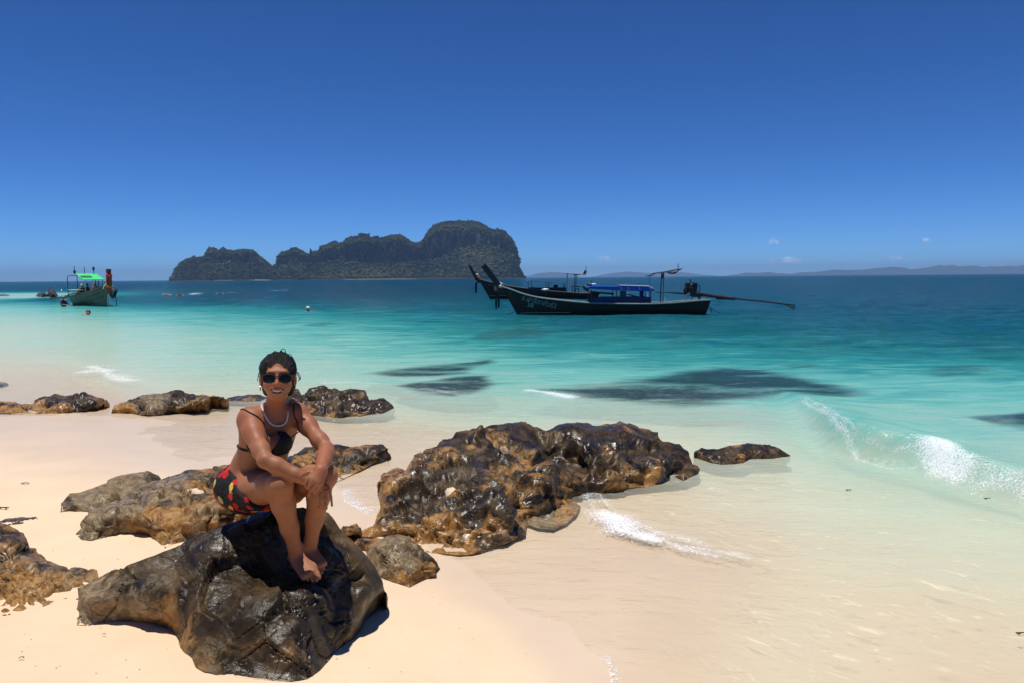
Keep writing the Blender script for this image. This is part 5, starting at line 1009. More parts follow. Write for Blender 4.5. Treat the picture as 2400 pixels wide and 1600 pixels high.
# ------------------------------------------------------------------ bodies: a signed distance field turned into one smooth skin
class Field:
    def __init__(self, lo, hi, h):
        self.lo = np.array(lo, float); self.h = h; self.n = np.ceil((np.array(hi) - self.lo) / h).astype(int) + 1
        self.F = np.full(self.n, 1.0, np.float32)
    def _box(self, lo, hi):
        a = np.clip(np.floor((lo - self.lo) / self.h).astype(int), 0, self.n); b = np.clip(np.ceil((hi - self.lo) / self.h).astype(int) + 1, 0, self.n)
        if np.any(b <= a): return None
        ax = [self.lo[k] + self.h * np.arange(a[k], b[k]) for k in range(3)]
        return (slice(a[0], b[0]), slice(a[1], b[1]), slice(a[2], b[2])), np.stack(np.meshgrid(*ax, indexing='ij'), -1)
    def add(self, fn, lo, hi, k=0.02, op='u'):
        m = max(k * 1.5, 0.012) + 0.01; bx = self._box(np.array(lo) - m, np.array(hi) + m)
        if bx is None: return self
        sl, Pn = bx; d = fn(Pn).astype(np.float32); A_ = self.F[sl]
        if op == 'u':
            hh = np.clip(0.5 + 0.5 * (A_ - d) / k, 0, 1); self.F[sl] = A_ * (1 - hh) + d * hh - k * hh * (1 - hh)
        elif op == 's':
            hh = np.clip(0.5 - 0.5 * (A_ + d) / k, 0, 1); self.F[sl] = A_ * (1 - hh) + (-d) * hh + k * hh * (1 - hh)
        return self
    def cap(self, a, b, ra, rb=None, k=0.02, op='u', flat=None):
        a = np.asarray(a, float); b = np.asarray(b, float); rb = ra if rb is None else rb; ab = b - a; L2 = ab @ ab + 1e-12
        def fn(p):
            t = np.clip(((p - a) @ ab) / L2, 0, 1); q = p - a - t[..., None] * ab
            if flat is not None:
                ax, s = flat; q = q + (q @ ax)[..., None] * ax * (s - 1)
            return np.sqrt((q * q).sum(-1)) - (ra + (rb - ra) * t)
        R_ = max(ra, rb); return self.add(fn, np.minimum(a, b) - R_, np.maximum(a, b) + R_, k, op)
    def limb(self, pts, k=0.02, flat=None):
        for (a, ra), (b, rb) in zip(pts[:-1], pts[1:]): self.cap(a, b, ra, rb, k, 'u', flat)
        return self
    def ell(self, c, r, B=None, k=0.02, op='u'):
        c = np.asarray(c, float); r = np.asarray(r, float); B = np.eye(3) if B is None else np.asarray(B)   # rows: axes
        def fn(p):
            q = (p - c) @ B.T; k0 = np.sqrt(((q / r) ** 2).sum(-1)); k1 = np.sqrt(((q / r ** 2) ** 2).sum(-1)) + 1e-9; return k0 * (k0 - 1) / k1
        R_ = np.sqrt(((B * r[:, None]) ** 2).sum(0)); return self.add(fn, c - R_, c + R_, k, op)
    def mesh(self):
        F = self.F; n = self.n; ins = F < 0; cs = np.zeros(n - 1, np.int8)
        for dx in (0, 1):
            for dy in (0, 1):
                for dz in (0, 1): cs += ins[dx:n[0] - 1 + dx, dy:n[1] - 1 + dy, dz:n[2] - 1 + dz]
        act = np.argwhere((cs > 0) & (cs < 8)); ids = np.full(n - 1, -1, np.int32); ids[tuple(act.T)] = np.arange(len(act))
        acc = np.zeros((len(act), 3)); cnt = np.zeros(len(act))
        for ax in range(3):
            o1, o2 = [a for a in range(3) if a != ax]
            for u in (0, 1):
                for v in (0, 1):
                    p0 = act.copy(); p0[:, o1] += u; p0[:, o2] += v; p1 = p0.copy(); p1[:, ax] += 1
                    f0 = F[tuple(p0.T)]; f1 = F[tuple(p1.T)]; cr = (f0 < 0) != (f1 < 0); t = np.where(cr, f0 / np.where(cr, f0 - f1, 1), 0)
                    q = p0.astype(float); q[:, ax] += t; acc[cr] += q[cr]; cnt[cr] += 1
        V = self.lo + self.h * acc / cnt[:, None]; quads = []
        for ax in range(3):
            o1, o2 = [(ax + 1) % 3, (ax + 2) % 3]; s0 = [slice(None)] * 3; s1 = [slice(None)] * 3; s0[ax] = slice(0, n[ax] - 1); s1[ax] = slice(1, n[ax])
            for o in (o1, o2): s0[o] = slice(1, n[o] - 1); s1[o] = slice(1, n[o] - 1)
            a = ins[tuple(s0)]; b = ins[tuple(s1)]; e = np.argwhere(a != b); off = np.zeros(3, int); off[o1] = 1; off[o2] = 1; e = e + off
            d1 = np.zeros(3, int); d1[o1] = 1; d2 = np.zeros(3, int); d2[o2] = 1
            g_ = lambda q: ids[tuple(q.T)]
            Q = np.stack([g_(e - d1 - d2), g_(e - d2), g_(e), g_(e - d1)], 1); fl = ins[tuple(e.T)]
            Q[~fl] = Q[~fl][:, ::-1]; quads.append(Q)
        return V, np.concatenate(quads)
    def sample(self, p):
        q = np.clip((np.asarray(p, float) - self.lo) / self.h, 0, self.n - 1.001); i = q.astype(int); f = q - i; out = 0
        for dx in (0, 1):
            for dy in (0, 1):
                for dz in (0, 1):
                    w = (f[:, 0] if dx else 1 - f[:, 0]) * (f[:, 1] if dy else 1 - f[:, 1]) * (f[:, 2] if dz else 1 - f[:, 2])
                    out = out + w * self.F[i[:, 0] + dx, i[:, 1] + dy, i[:, 2] + dz]
        return out
    def snap(self, p, off=0.0, it=8):
        p = np.array(p, float); e = self.h
        for _ in range(it):
            g_ = np.stack([self.sample(p + np.eye(3)[k] * e) - self.sample(p - np.eye(3)[k] * e) for k in range(3)], -1); g_ /= np.linalg.norm(g_, axis=1)[:, None] + 1e-9
            p = p - g_ * ((self.sample(p) - off) * 0.9)[:, None]
        return p
def spline(pts, n):
    pts = np.asarray(pts, float); t = np.linspace(0, len(pts) - 1, n); out = []
    for u in t:
        i = min(int(u), len(pts) - 2); f = u - i; p0, p1, p2, p3 = pts[max(i - 1, 0)], pts[i], pts[i + 1], pts[min(i + 2, len(pts) - 1)]
        out.append(0.5 * ((2 * p1) + (p2 - p0) * f + (2 * p0 - 5 * p1 + 4 * p2 - p3) * f * f + (3 * p1 - p0 - 3 * p2 + p3) * f ** 3))
    return np.array(out)
def unit(v): v = np.asarray(v, float); return v / np.linalg.norm(v)

# ------------------------------------------------------------------ the woman on the rock
K = lambda px, py, d: P(px, py, d)
hipR, hipL = K(575, 1152, 3.53), K(640, 1143, 3.62)
kneeR, kneeL = K(658, 1136, 3.235), K(762, 1116, 3.31)
ankR, ankL = K(696, 1302, 3.37), K(724, 1288, 3.41)
shR, shL = K(582, 985, 3.42), K(703, 974, 3.54)
elbR, wriR = K(622, 1078, 3.225), K(730, 1129, 3.215)
elbL, wriL = K(766, 1052, 3.385), K(753, 1098, 3.175)
pelv = (hipR + hipL) / 2 + np.array([0, 0.03, 0.01]); waist = K(603, 1084, 3.585); chest = K(628, 1020, 3.53); neck0 = K(643, 968, 3.49)
headc = K(651.5, 886, 3.42)
lat = unit((shL - shR) * [1, 1, 0] + (hipL - hipR) * [1, 1, 0]); upb = unit(neck0 - pelv); lat = unit(lat - upb * (lat @ upb)); frt = np.cross(lat, upb)
if frt[1] > 0: frt = -frt
TB_ = np.array([lat, frt, upb])
toff = lambda c, l=0, f=0, u=0: np.asarray(c) + lat * l + frt * f + upb * u
hf = unit(CAMP - headc + np.array([-.15, 0, 0.10])); hr = unit(np.cross(hf, [0.035, 0, 1.0])); hu = np.cross(hr, hf); hr = -hr if hr[0] < 0 else hr
hu = np.cross(hr, hf); hu = -hu if hu[2] < 0 else hu
HB = np.array([hr, hf, hu]); H = lambda x, y, z: headc + hr * x + hf * y + hu * (z if z > 0 else z * .885)
fld = Field((-1.43, 2.95, 0.44), (-0.66, 3.86, 1.62), 0.0042)
# trunk
fld.ell(toff(pelv, 0, 0.0, 0.03), (0.158, 0.108, 0.115), TB_, 0.03)
fld.ell(toff(hipR, -.02, -.07, -.015), (0.092, 0.10, 0.10), TB_, 0.04).ell(toff(hipL, .02, -.07, -.015), (0.092, 0.10, 0.10), TB_, 0.04)
fld.ell(waist, (0.118, 0.088, 0.11), TB_, 0.05)
fld.ell(toff(chest, 0, -.005, 0), (0.132, 0.094, 0.15), TB_, 0.05)
fld.ell(toff(chest, 0, -.01, .065), (0.145, 0.075, 0.07), TB_, 0.04)
fld.ell(toff((waist + chest) / 2, 0, .02, -.02), (0.105, 0.07, 0.10), TB_, 0.04)
fld.ell(K(656, 1039, 3.445) , (0.055, 0.045, 0.050), TB_, 0.035).ell(K(611, 1043, 3.38), (0.055, 0.045, 0.050), TB_, 0.035)
fld.cap(neck0, toff(shR, .01, -.02, .012), 0.040, 0.046, 0.03).cap(neck0, toff(shL, -.01, -.02, .012), 0.040, 0.046, 0.03)
fld.cap(toff(chest, -.05, .06, .085), toff(shR, .02, .02, .02), 0.022, 0.03, 0.03).cap(toff(chest, .05, .06, .085), toff(shL, -.02, .02, .02), 0.022, 0.03, 0.03)   # collar bones
# neck and head
fld.cap(toff(neck0, 0, -.012, -.01), H(0, -.022, -.065), 0.046, 0.044, 0.022)
fld.ell(H(0, -.018, .032), (.071, .090, .074), HB, 0.02).ell(H(0, .028, -.028), (.0585, .060, .076), HB, 0.02)
fld.ell(H(0, .054, -.094), (.024, .024, .021), HB, 0.03).ell(H(-.034, .049, -.034), (.026, .028, .026), HB, .02).ell(H(.034, .049, -.034), (.026, .028, .026), HB, .02)
fld.cap(H(-.032, .075, .026), H(.032, .075, .026), .013, .013, .018)
fld.cap(H(0, .088, .012), H(0, .109, -.030), .0062, .0098, .009).ell(H(-.0105, .095, -.034), (.0078, .010, .007), HB, .006).ell(H(.0105, .095, -.034), (.0078, .010, .007), HB, .006)
fld.ell(H(0, .073, -.066), (.032, .016, .020), HB, .016)
fld.limb([(H(-.031, .076, -.0535), .0036), (H(-.012, .0890, -.0605), .0044), (H(.012, .0890, -.0605), .0044), (H(.031, .076, -.0535), .0036)], .006)
fld.limb([(H(-.030, .077, -.0565), .0038), (H(-.013, .0870, -.0785), .0054), (H(.013, .0870, -.0785), .0054), (H(.030, .077, -.0565), .0038)], .007)
fld.limb([(H(0, .094, -.067), .001), (H(0, .094, -.067), .001)], .001)
for u_ in np.linspace(-1, 1, 9): fld.ell(H(u_ * .0235, .094 - .010 * u_ * u_, -.0705 + .012 * u_ * u_), (.006, .013, .0052 * (1 - .45 * u_ * u_)), HB, .003, 's')
for sx in (-1, 1):
    fld.ell(H(sx * .074, -.006, -.008), (.010, .019, .030), HB, .008); fld.ell(H(sx * .080, .004, -.008), (.005, .009, .016), HB, .004, 's')
# legs
def along(a, b, t): return a + (b - a) * t
vd = unit(CAMP - kneeR)
for hip, kn, an in ((hipR, kneeR, ankR), (hipL, kneeL, ankL)):
    fld.limb([(along(hip, kn, 0), .090), (along(hip, kn, .35), .082), (along(hip, kn, .75), .063), (kn, .052)], .03)
    sh = unit(an - kn); bk = unit(np.cross(np.cross(sh, unit(hip - kn)), sh))
    fld.ell(kn - bk * .012 - sh * .004, (.040, .040, .045), None, .02)
    fld.limb([(kn + bk * .006, .049), (along(kn, an, .28) + bk * .016, .051), (along(kn, an, .6) + bk * .008, .039), (along(kn, an, .88), .0285), (an, .030)], .02)
# feet
def foot(an, toe, latv, mirror):
    d = unit(toe - an); up = unit(np.cross(latv, d)); up = up if up[2] > 0 else -up; lv = unit(np.cross(d, up)); lv = lv if lv @ RGT > 0 else -lv
    sole = -up * .052; heel = an - d * .045 + sole * 0.75
    fld.limb([(an, .033), (heel, .029)], .02); ball = toe - d * .045 + up * .0
    for s_ in (-1, 0, 1): fld.cap(an + d * .03 - up * .012 + lv * s_ * .010, ball + lv * s_ * .026, .027, .0145, .018)
    fld.cap(heel, ball + lv * .012 * mirror, .024, .015, .02)
    tips = []
    for j in range(5):
        s_ = (j - 2) / 2 * mirror; L = (.040, .046, .041, .033, .024)[j] if True else 0; rr = (.0108, .0070, .0067, .0064, .0062)[j]
        b0 = ball + lv * (-s_) * .031 * 1 - d * .006 * (abs(j - 1)); tp = b0 + d * L - up * .010
        fld.limb([(b0, rr), (along(b0, tp, .55) + up * .004, rr), (tp, rr * .92)], .0025); tips.append((tp, rr, d, up))
    return tips
toeR, toeL = K(734, 1359, 3.24), K(756, 1341, 3.305)
tipsR = foot(ankR, toeR, RGT, 1); tipsL = foot(ankL, toeL, RGT, -1)
# arms
fld.limb([(shR, .046), (along(shR, elbR, .3), .040), (along(shR, elbR, .75), .034), (elbR, .0325)], .035)
fld.limb([(elbR, .035), (along(elbR, wriR, .25), .0365), (along(elbR, wriR, .65), .030), (wriR, .0245)], .012, (FWD, 1.0))
fld.limb([(shL, .045), (along(shL, elbL, .3), .039), (along(shL, elbL, .75), .033), (elbL, .032)], .035)
fld.limb([(elbL, .0345), (along(elbL, wriL, .3), .036), (along(elbL, wriL, .7), .030), (wriL, .0245)], .012)
nails = []
def finger(pts, r, nail=True):
    fld.limb([(K(*p), r * (1 - .07 * i)) for i, p in enumerate(pts)], .0022)
    if nail:
        a, b = K(*pts[-2]), K(*pts[-1]); nails.append((b + unit(b - a) * r * .35 , unit(b - a), r))
# her right hand hangs over the left knee
for a in ((752, 1141, 3.215), (759, 1142, 3.215), (766, 1143, 3.218)): fld.cap(K(735, 1130, 3.212), K(*a), .021, .0155, .014)
finger([(750, 1147, 3.205), (748, 1166, 3.196), (748.5, 1186, 3.200)], .0066)
finger([(757, 1148, 3.198), (756.5, 1169, 3.189), (756.5, 1191, 3.196)], .0068)
finger([(765, 1148, 3.200), (765.5, 1169, 3.193), (765, 1191, 3.200)], .0067)
finger([(772, 1146, 3.208), (776, 1163, 3.208), (778, 1184, 3.214)], .0062)
# her left hand grips the right wrist
for a, r_ in (((727, 1119, 3.135), .0155), ((735, 1124, 3.128), .0160), ((744, 1129, 3.130), .0155), ((751, 1131, 3.14), .0145)): fld.cap(K(751, 1103, 3.165), K(*a), .023, r_, .014)
finger([(722, 1122, 3.126), (715, 1133, 3.132), (719, 1142, 3.156)], .0078, False)
finger([(731, 1128, 3.118), (723, 1140, 3.126), (728, 1149, 3.150)], .0078, False)
finger([(741, 1133, 3.118), (733, 1144, 3.122), (730, 1151, 3.136)], .0074, False)
finger([(750, 1135, 3.128), (743, 1146, 3.128), (736, 1154, 3.134)], .0068)
finger([(737, 1106, 3.150), (722, 1106, 3.140), (712, 1111, 3.150), (704, 1115.5, 3.165)], .0100)
Vb, Qb = fld.mesh()
seat = np.array([-1.15, 3.55, 0.76])
woman = empty('person', seat, 0, 'woman in black bikini top, floral shorts and sunglasses sitting on the dark wet rock', 'person')
hl = (Vb - headc) @ HB.T; hl[:, 2] = np.where(hl[:, 2] < 0, hl[:, 2] / .885, hl[:, 2])
lip = np.exp(-(((hl[:, 0]) / .027) ** 4 + ((hl[:, 2] + .069 - 12 * hl[:, 0] ** 2) / .0135) ** 4)) * (hl[:, 1] > .066) * (hl[:, 1] < .11); cheek = np.exp(-(((np.abs(hl[:, 0]) - .036) / .022) ** 2 + ((hl[:, 2] + .03) / .022) ** 2)) * (hl[:, 1] > .03)
nose = np.exp(-((hl[:, 0] / .016) ** 2 + ((hl[:, 2] + .025) / .03) ** 2)) * (hl[:, 1] > .08)
mouth = np.exp(-(((hl[:, 0]) / .0215) ** 4 + ((hl[:, 2] + .0705 - 17 * hl[:, 0] ** 2) / .0062) ** 4)) * (hl[:, 1] > .05) * (hl[:, 1] < .0925)
nailm = np.zeros(len(Vb))
for c, d_, r_ in nails: nailm = np.maximum(nailm, sstep(r_ * .85, r_ * .6, np.linalg.norm(Vb - c, axis=1)))
for tp, rr, d_, up_ in []: nailm = np.maximum(nailm, sstep(rr * 1.0, rr * .7, np.linalg.norm(Vb - (tp + up_ * rr * .9 + d_ * rr * .4), axis=1)))
t = NT('skin'); co = t.objco(); n1 = t.noise(14, 5, .7, co); n2 = t.noise(110, 4, .7, co)
c = t.mix(t.mr(n1, .3, .7), (0.285, 0.113, 0.050), (0.355, 0.150, 0.072))
c = t.mix(t.attr('flush'), c, (0.37, 0.115, 0.062)); c = t.mix(t.math('MULTIPLY', t.attr('lip'), .55), c, (0.40, 0.125, 0.09)); c = t.mix(t.attr('mouth'), c, (0.15, 0.040, 0.032)); c = t.mix(t.attr('nail'), c, (0.055, 0.006, 0.010))
m_skin = t.out(t.bsdf(c, t.mr(n1, .3, .7, .46, .58), t.bump(n2, .15, .004), Subsurface_Weight=0.12, Subsurface_Radius=(0.012, 0.005, 0.003), Subsurface_Scale=1.0, Specular_IOR_Level=0.30))
flush = np.clip(.35 * cheek + .55 * nose + .35 * np.exp(-((hl[:, 2] - .04) / .03) ** 2) * (hl[:, 1] > .05) + .4 * sstep(-.03, .03, (Vb - shR) @ upb) * (np.abs(hl[:, 2]) > .1), 0, .8)
body = obj('body', mesh('body', Vb - seat, Qb, m_skin, True, dict(lip=lip, flush=flush, mouth=np.clip(mouth, 0, 1), nail=nailm)), woman)
rel = lambda v: np.asarray(v) - seat
# teeth
b = MB(); 
for j in range(8):
    x = (j - 3.5) * .0050; b.box(rel(H(x, .0888 - 15 * x * x, -.0682 + 17 * x * x)), (.00497, .004, .0064), HB.T)
b.build('teeth', simple('teeth_white', (.66, .62, .55), .35, .04, 60, 0), woman)
# hair: swept back mass plus loose strands
fh = Field(headc - .16, headc + .16, 0.0036)
def hairfn(p):
    q = (p - headc) @ HB.T; x, y, z = q[..., 0], q[..., 1], q[..., 2]
    r = np.array([.0835, .104, .088]); cc = np.array([0, -.026, .036]); e = (q - cc); k0 = np.sqrt(((e / r) ** 2).sum(-1)); k1 = np.sqrt(((e / r ** 2) ** 2).sum(-1)) + 1e-9; d = k0 * (k0 - 1) / k1
    strand = np.stack([x * 85 + 18 * y, y * 14, z * 22 + x * 10], -1); d = d - .008 * fbm(strand, 3, 91) - .005 * vnoise(np.stack([x * 28, y * 28, z * 28], -1), 92)
    xs = x + .004 * vnoise(np.stack([x * 60, y * 20, z * 60], -1), 93); op = (np.sqrt((xs / .061) ** 2 + ((z + .032) / .112) ** 2) - 1) * .06
    d = d + .016 * np.exp(-np.maximum(op, 0) / .014) * sstep(-.01, .03, y)
    d2 = np.maximum(-np.maximum(op, -y), -np.maximum(z - .010 - .25 * np.maximum(-y, 0), -(y + .022)) )
    d3 = (-.075 + .5 * y - z) * .8
    return np.maximum(np.maximum(d, d2), d3)
fh.add(hairfn, headc - .15, headc + .15, .001)
fh.ell(H(-.048, -.062, -.045), (.026, .03, .042), HB, .02).ell(H(.048, -.062, -.045), (.026, .03, .042), HB, .02).ell(H(.0, -.105, -.02), (.05, .04, .05), HB, .03)
Vh, Qh = fh.mesh()
t = NT('hair'); co = t.objco(); sn = t.noise(1.0, 5, .7, t.scaled(co, (320, 40, 60)), .6)
c = t.mix(t.mr(sn, .35, .7), (0.005, 0.0038, 0.003), (0.020, 0.013, 0.009)); m_hair = t.out(t.bsdf(c, .42, t.bump(sn, .8, .008), Specular_IOR_Level=.22))
obj('hair', mesh('hair', Vh - seat, Qh, m_hair, True), woman)
rg = np.random.default_rng(4); b = MB()
for k in range(330):
    a = rg.uniform(.30, 2.84); st_ = np.array([.061 * math.cos(a), .07 if 0.9 < a < 2.2 else .05, -.032 + .110 * math.sin(a)]) + rg.normal(0, .002, 3)
    end_ = np.array([.03 * math.cos(a) + rg.normal(0, .01), -.12, -.01 + rg.normal(0, .02)]); t_ = np.linspace(0, 1, 10)[:, None]; lift = np.array([.045 * math.cos(a), 0, .045 + .03 * math.sin(a)]) * (np.sin(t_ * math.pi) ** .8)
    w_ = st_ + (end_ - st_) * t_ + lift + rg.normal(0, .0022, (10, 3)); wp = headc + w_ @ HB
    off = rg.uniform(-.0008, .0028); wp = fh.snap(wp, off, 6); wp[0] = fld.snap(headc + (st_ * [1, 1, .96])[None] @ HB, .0005, 6)[0]; wp[1:-1] = (wp[:-2] + 2 * wp[1:-1] + wp[2:]) / 4
    wob = rg.uniform(.0011, .0021); b.tube(rel(wp), [wob * .6] + [wob] * 8 + [wob * .5], 4, False)
for k in range(0):
    x = rg.uniform(-.075, .075); y0 = rg.uniform(.01, .06); z0 = .092 - .9 * max(0, abs(x) - .03) ** 1.0 * 1.0 - (y0 ** 2) * 6 + rg.uniform(-.01, .004)
    p = [H(x, y0, z0 + .004), H(x * 1.04, y0 - .045, z0 + .014 + rg.uniform(0, .010)), H(x * 1.06 + rg.normal(0, .006), y0 - .10, z0 - .012 + rg.uniform(-.01, .014))]
    b.tube(rel(spline(p, 7)), [.0016, .0018, .0018, .0017, .0015, .0012, .0006], 4, False)
for (pts) in ([H(.012, .0, .118), H(.015, .005, .134), H(.028, .005, .135), H(.034, .0, .118)], [H(.006, .0, .118), H(.012, .0, .130), H(.020, .0, .122)], [H(-.02, .0, .115), H(-.015, .004, .126), H(0, .0, .120)],
              [H(.074, -.02, .03), H(.094, -.01, .018), H(.100, -.005, -.004), H(.088, -.01, -.012)], [H(.074, -.02, .02), H(.088, -.01, .015), H(.094, -.005, -.002)], [H(.072, -.02, .035), H(.085, -.012, .03), H(.097, -.008, .012), H(.096, -.01, -.006)],
              [H(-.074, -.02, .02), H(-.088, -.015, .008), H(-.090, -.02, -.012)], [H(-.07, -.02, .045), H(-.083, -.015, .03), H(-.088, -.02, .01)], [H(.04, -.01, .108), H(.052, 0, .112), H(.064, -.01, .098)]):
    b.tube(rel(spline(pts, 10)), .0018, 5, False)
b.build('loose_strands', m_hair, woman, True)
# sunglasses
sg = empty('sunglasses', (0, 0, 0)); sg.parent = woman
m_lens = simple('lens_black', (.008, .009, .008), .12, .05, 5, 0, Specular_IOR_Level=.22); m_frame = simple('frame_tortoise', (.018, .010, .010), .22, .5, 40, 0)
def lens_outline(sx, n=28, grow=1.0):
    out = []
    for k in range(n):
        a = 2 * math.pi * k / n; ca, sa = math.cos(a), math.sin(a); ex = 2.6
        x = .0255 * grow * np.sign(ca) * abs(ca) ** (2 / ex); z = .0212 * grow * np.sign(sa) * abs(sa) ** (2 / ex)
        if sa < 0: x *= 1 - .16 * sa * sa
        x += sx * .0015 * max(0, sa); z += .002 * max(0, ca * sx) * max(0, sa)
        out.append((sx * .0345 + x, .1015 - .9 * (abs(sx * .0345 + x)) ** 2 * 4.2, -.003 + z))
    return out
for sx in (-1, 1):
    ol = lens_outline(sx, 28, .98); pts = [rel(H(*p)) for p in ol]; cen = rel(H(sx * .0345, .1015 - .0045 + .0035, -.003)); bk = [p - hf * .002 for p in pts]
    b = MB(); n = len(pts); b.add(pts + bk + [cen], [(i, (i + 1) % n, 2 * n) for i in range(n)] + [((i + 1) % n, i, i + n, (i + 1) % n + n) for i in range(n)] + [tuple(range(2 * n - 1, n - 1, -1))]); b.build('lens', m_lens, sg, True)
    fr_ = [rel(H(*p)) for p in lens_outline(sx, 32, 1.03)]; fr_.append(fr_[0]); fr_.append(fr_[1])
    rad_ = [.0022 + .0016 * max(0, math.sin(2 * math.pi * k / 32)) for k in range(34)]
    b = MB(); b.tube(fr_, rad_, 6, False); b.build('rim', m_frame, sg, True)
    b = MB(); b.tube([rel(H(*p)) for p in ((sx * .060, .086, .012), (sx * .071, .074, .012), (sx * .0765, .03, .010), (sx * .078, -.01, .006))], [.0032, .0028, .002, .002], 6); b.build('temple', m_frame, sg, True)
b = MB(); b.tube([rel(H(-.011, .1005, .005)), rel(H(0, .104, .008)), rel(H(.011, .1005, .005))], .0024, 6); b.build('bridge', m_frame, sg, True)
# earrings, necklace
m_gold = simple('earring_metal', (.42, .36, .22), .25, .2, 30, 0, Metallic=1.0)
for sx in (-1, 1):
    b = MB(); b.tube([rel(H(sx * .0765, .006 + .009 * math.cos(a), -.049 + .011 * math.sin(a))) for a in np.linspace(0, 2 * math.pi, 14)], .0028, 6, False); b.build('earring', m_gold, woman, True)
nk = [(611, 934, 3.485), (614, 950, 3.42), (623, 966, 3.385), (634, 974, 3.37), (645, 976, 3.37), (657, 972, 3.38), (667, 961, 3.41), (671, 945, 3.45), (668, 930, 3.51), (655, 925, 3.56), (630, 925, 3.56), (611, 934, 3.485)]
nkp = [toff(neck0, .066 * math.cos(a), .010 + .072 * math.sin(a), .012 - .036 * math.sin(a)) for a in np.linspace(-math.pi / 2, 1.5 * math.pi, 41)]
nkp = fld.snap(nkp, .0052, 5)
for _ in range(6): nkp = np.concatenate([nkp[:1], (nkp[:-2] + 2 * nkp[1:-1] + nkp[2:]) / 4, nkp[-1:]])
b = MB(); b.tube(rel(nkp), .0043, 8, False); b.build('necklace', simple('necklace_white', (.62, .60, .60), .35, .15, 60, .3), woman, True)
# bikini top: cups lifted off the skin, straps and band laid along it
b2 = bmesh.new(); Nn = None
bm_ = bpy.data.meshes.new('tmp'); bm_.from_pydata([tuple(v) for v in Vb], [], [tuple(q) for q in Qb]); bm_.update(); Nb = np.empty(len(Vb) * 3, np.float32); bm_.vertices.foreach_get('normal', Nb); Nb = Nb.reshape(-1, 3)
cupL, cupR = K(655, 1040, 3.435), K(611, 1044, 3.37)
def cup_mask(c, apex, s_):
    v = Vb - c; l = v @ lat * s_; f_ = v @ frt; u = v @ upb        # l: outward
    tri = (u < .058 - .0) & (u > -.048) & (l > -.056 + .62 * np.maximum(u + .03, 0)) & (l < .064 - .35 * np.maximum(u, 0)) & (f_ > -.035) & (np.linalg.norm(v, axis=1) < .092); return tri
def near_arm(v):
    d = np.full(len(v), 9.0)
    for a, b_ in ((shR, elbR), (elbR, wriR), (shL, elbL)):
        ab = b_ - a; t_ = np.clip(((v - a) @ ab) / (ab @ ab), 0, 1); d = np.minimum(d, np.linalg.norm(v - a - t_[:, None] * ab, axis=1))
    return d
arm_far = near_arm(Vb) > .058
m_bik = simple('bikini_black', (.008, .008, .010), .75, .3, 40, .3)
top = empty('bikini_top', (0, 0, 0)); top.parent = woman
for c, s_ in ((cupL, 1), (cupR, -1)):
    msk = cup_mask(c, None, s_) & arm_far; fq = Qb[msk[Qb].all(1)]
    if len(fq):
        used = np.unique(fq); ix = np.full(len(Vb), -1); ix[used] = np.arange(len(used)); nv = len(used); q = ix[fq]
        outer = Vb[used] + Nb[used] * .0045; inner_ = Vb[used] - Nb[used] * .004
        ed = np.sort(np.stack([q, np.roll(q, -1, 1)], -1).reshape(-1, 2), 1); de = np.stack([q, np.roll(q, -1, 1)], -1).reshape(-1, 2); _, inv, cn = np.unique(ed, axis=0, return_inverse=True, return_counts=True)
        bd = de[cn[inv.ravel()] == 1]; fc = [tuple(f) for f in q] + [tuple(f[::-1] + nv) for f in q] + [(a, a + nv, b_ + nv, b_)[::-1] for a, b_ in bd]
        me = mesh('cup', rel(np.concatenate([outer, inner_])), fc, m_bik, True); obj('cup', me, top)
def strap(pts, n=30, r=.0028, off=.0018):
    b = MB(); b.tube(rel(fld.snap(spline([K(*p) for p in pts], n), off)), r, 6, True); b.build('strap', m_bik, top, True)
strap([(690, 1022, 3.43), (685, 1000, 3.42), (684, 975, 3.43), (687, 956, 3.48), (690, 950, 3.53), (690, 952, 3.60)])
strap([(614, 1018, 3.44), (607, 995, 3.42), (596, 970, 3.38), (578, 958, 3.38), (562, 960, 3.44), (551, 975, 3.50), (547, 1000, 3.54), (546, 1030, 3.56)])
strap([(545, 1030, 3.56), (552, 1042, 3.50), (564, 1052, 3.45), (578, 1060, 3.42), (592, 1064, 3.40)], 24, .006)
strap([(640, 1066, 3.44), (660, 1068, 3.43), (680, 1062, 3.47), (692, 1050, 3.55)], 24, .005)
# shorts: loose printed cloth round the hips and the tops of the thighs
fs = Field((-1.43, 3.15, 0.60), (-0.85, 3.86, 1.12), 0.0046)
fs.ell(toff(pelv, 0, 0.0, 0.03), (0.172, 0.122, 0.125), TB_, 0.03)
fs.ell(toff(hipR, -.02, -.07, -.012), (0.106, 0.112, 0.110), TB_, 0.04).ell(toff(hipL, .02, -.07, -.012), (0.104, 0.112, 0.110), TB_, 0.04)
fs.cap(toff(waist, 0, 0, -.03), toff(pelv, 0, 0, .02), .105, .12, .04)
fs.cap(hipR, along(hipR, kneeR, .6), .108, .094, .03).cap(hipL, along(hipL, kneeL, .6), .106, .094, .03)
hemR = along(hipR, kneeR, .49); hemL = along(hipL, kneeL, .34); wcut = toff(waist, 0, 0, -.035)
def cutfn(p):
    dR = (p - hemR) @ unit(kneeR - hipR + np.array([0, 0, .10])); dL = (p - hemL) @ unit(kneeL - hipL); side = ((p - pelv) @ lat) < 0.012
    leg = np.where(side, dR, dL); w_ = (p - wcut) @ unit(upb + lat * .12)
    return -np.maximum(leg, w_) 
fs.F = np.where(fs.F < .5, fs.F, .5); gx = np.stack(np.meshgrid(*[fs.lo[k] + fs.h * np.arange(fs.n[k]) for k in range(3)], indexing='ij'), -1)
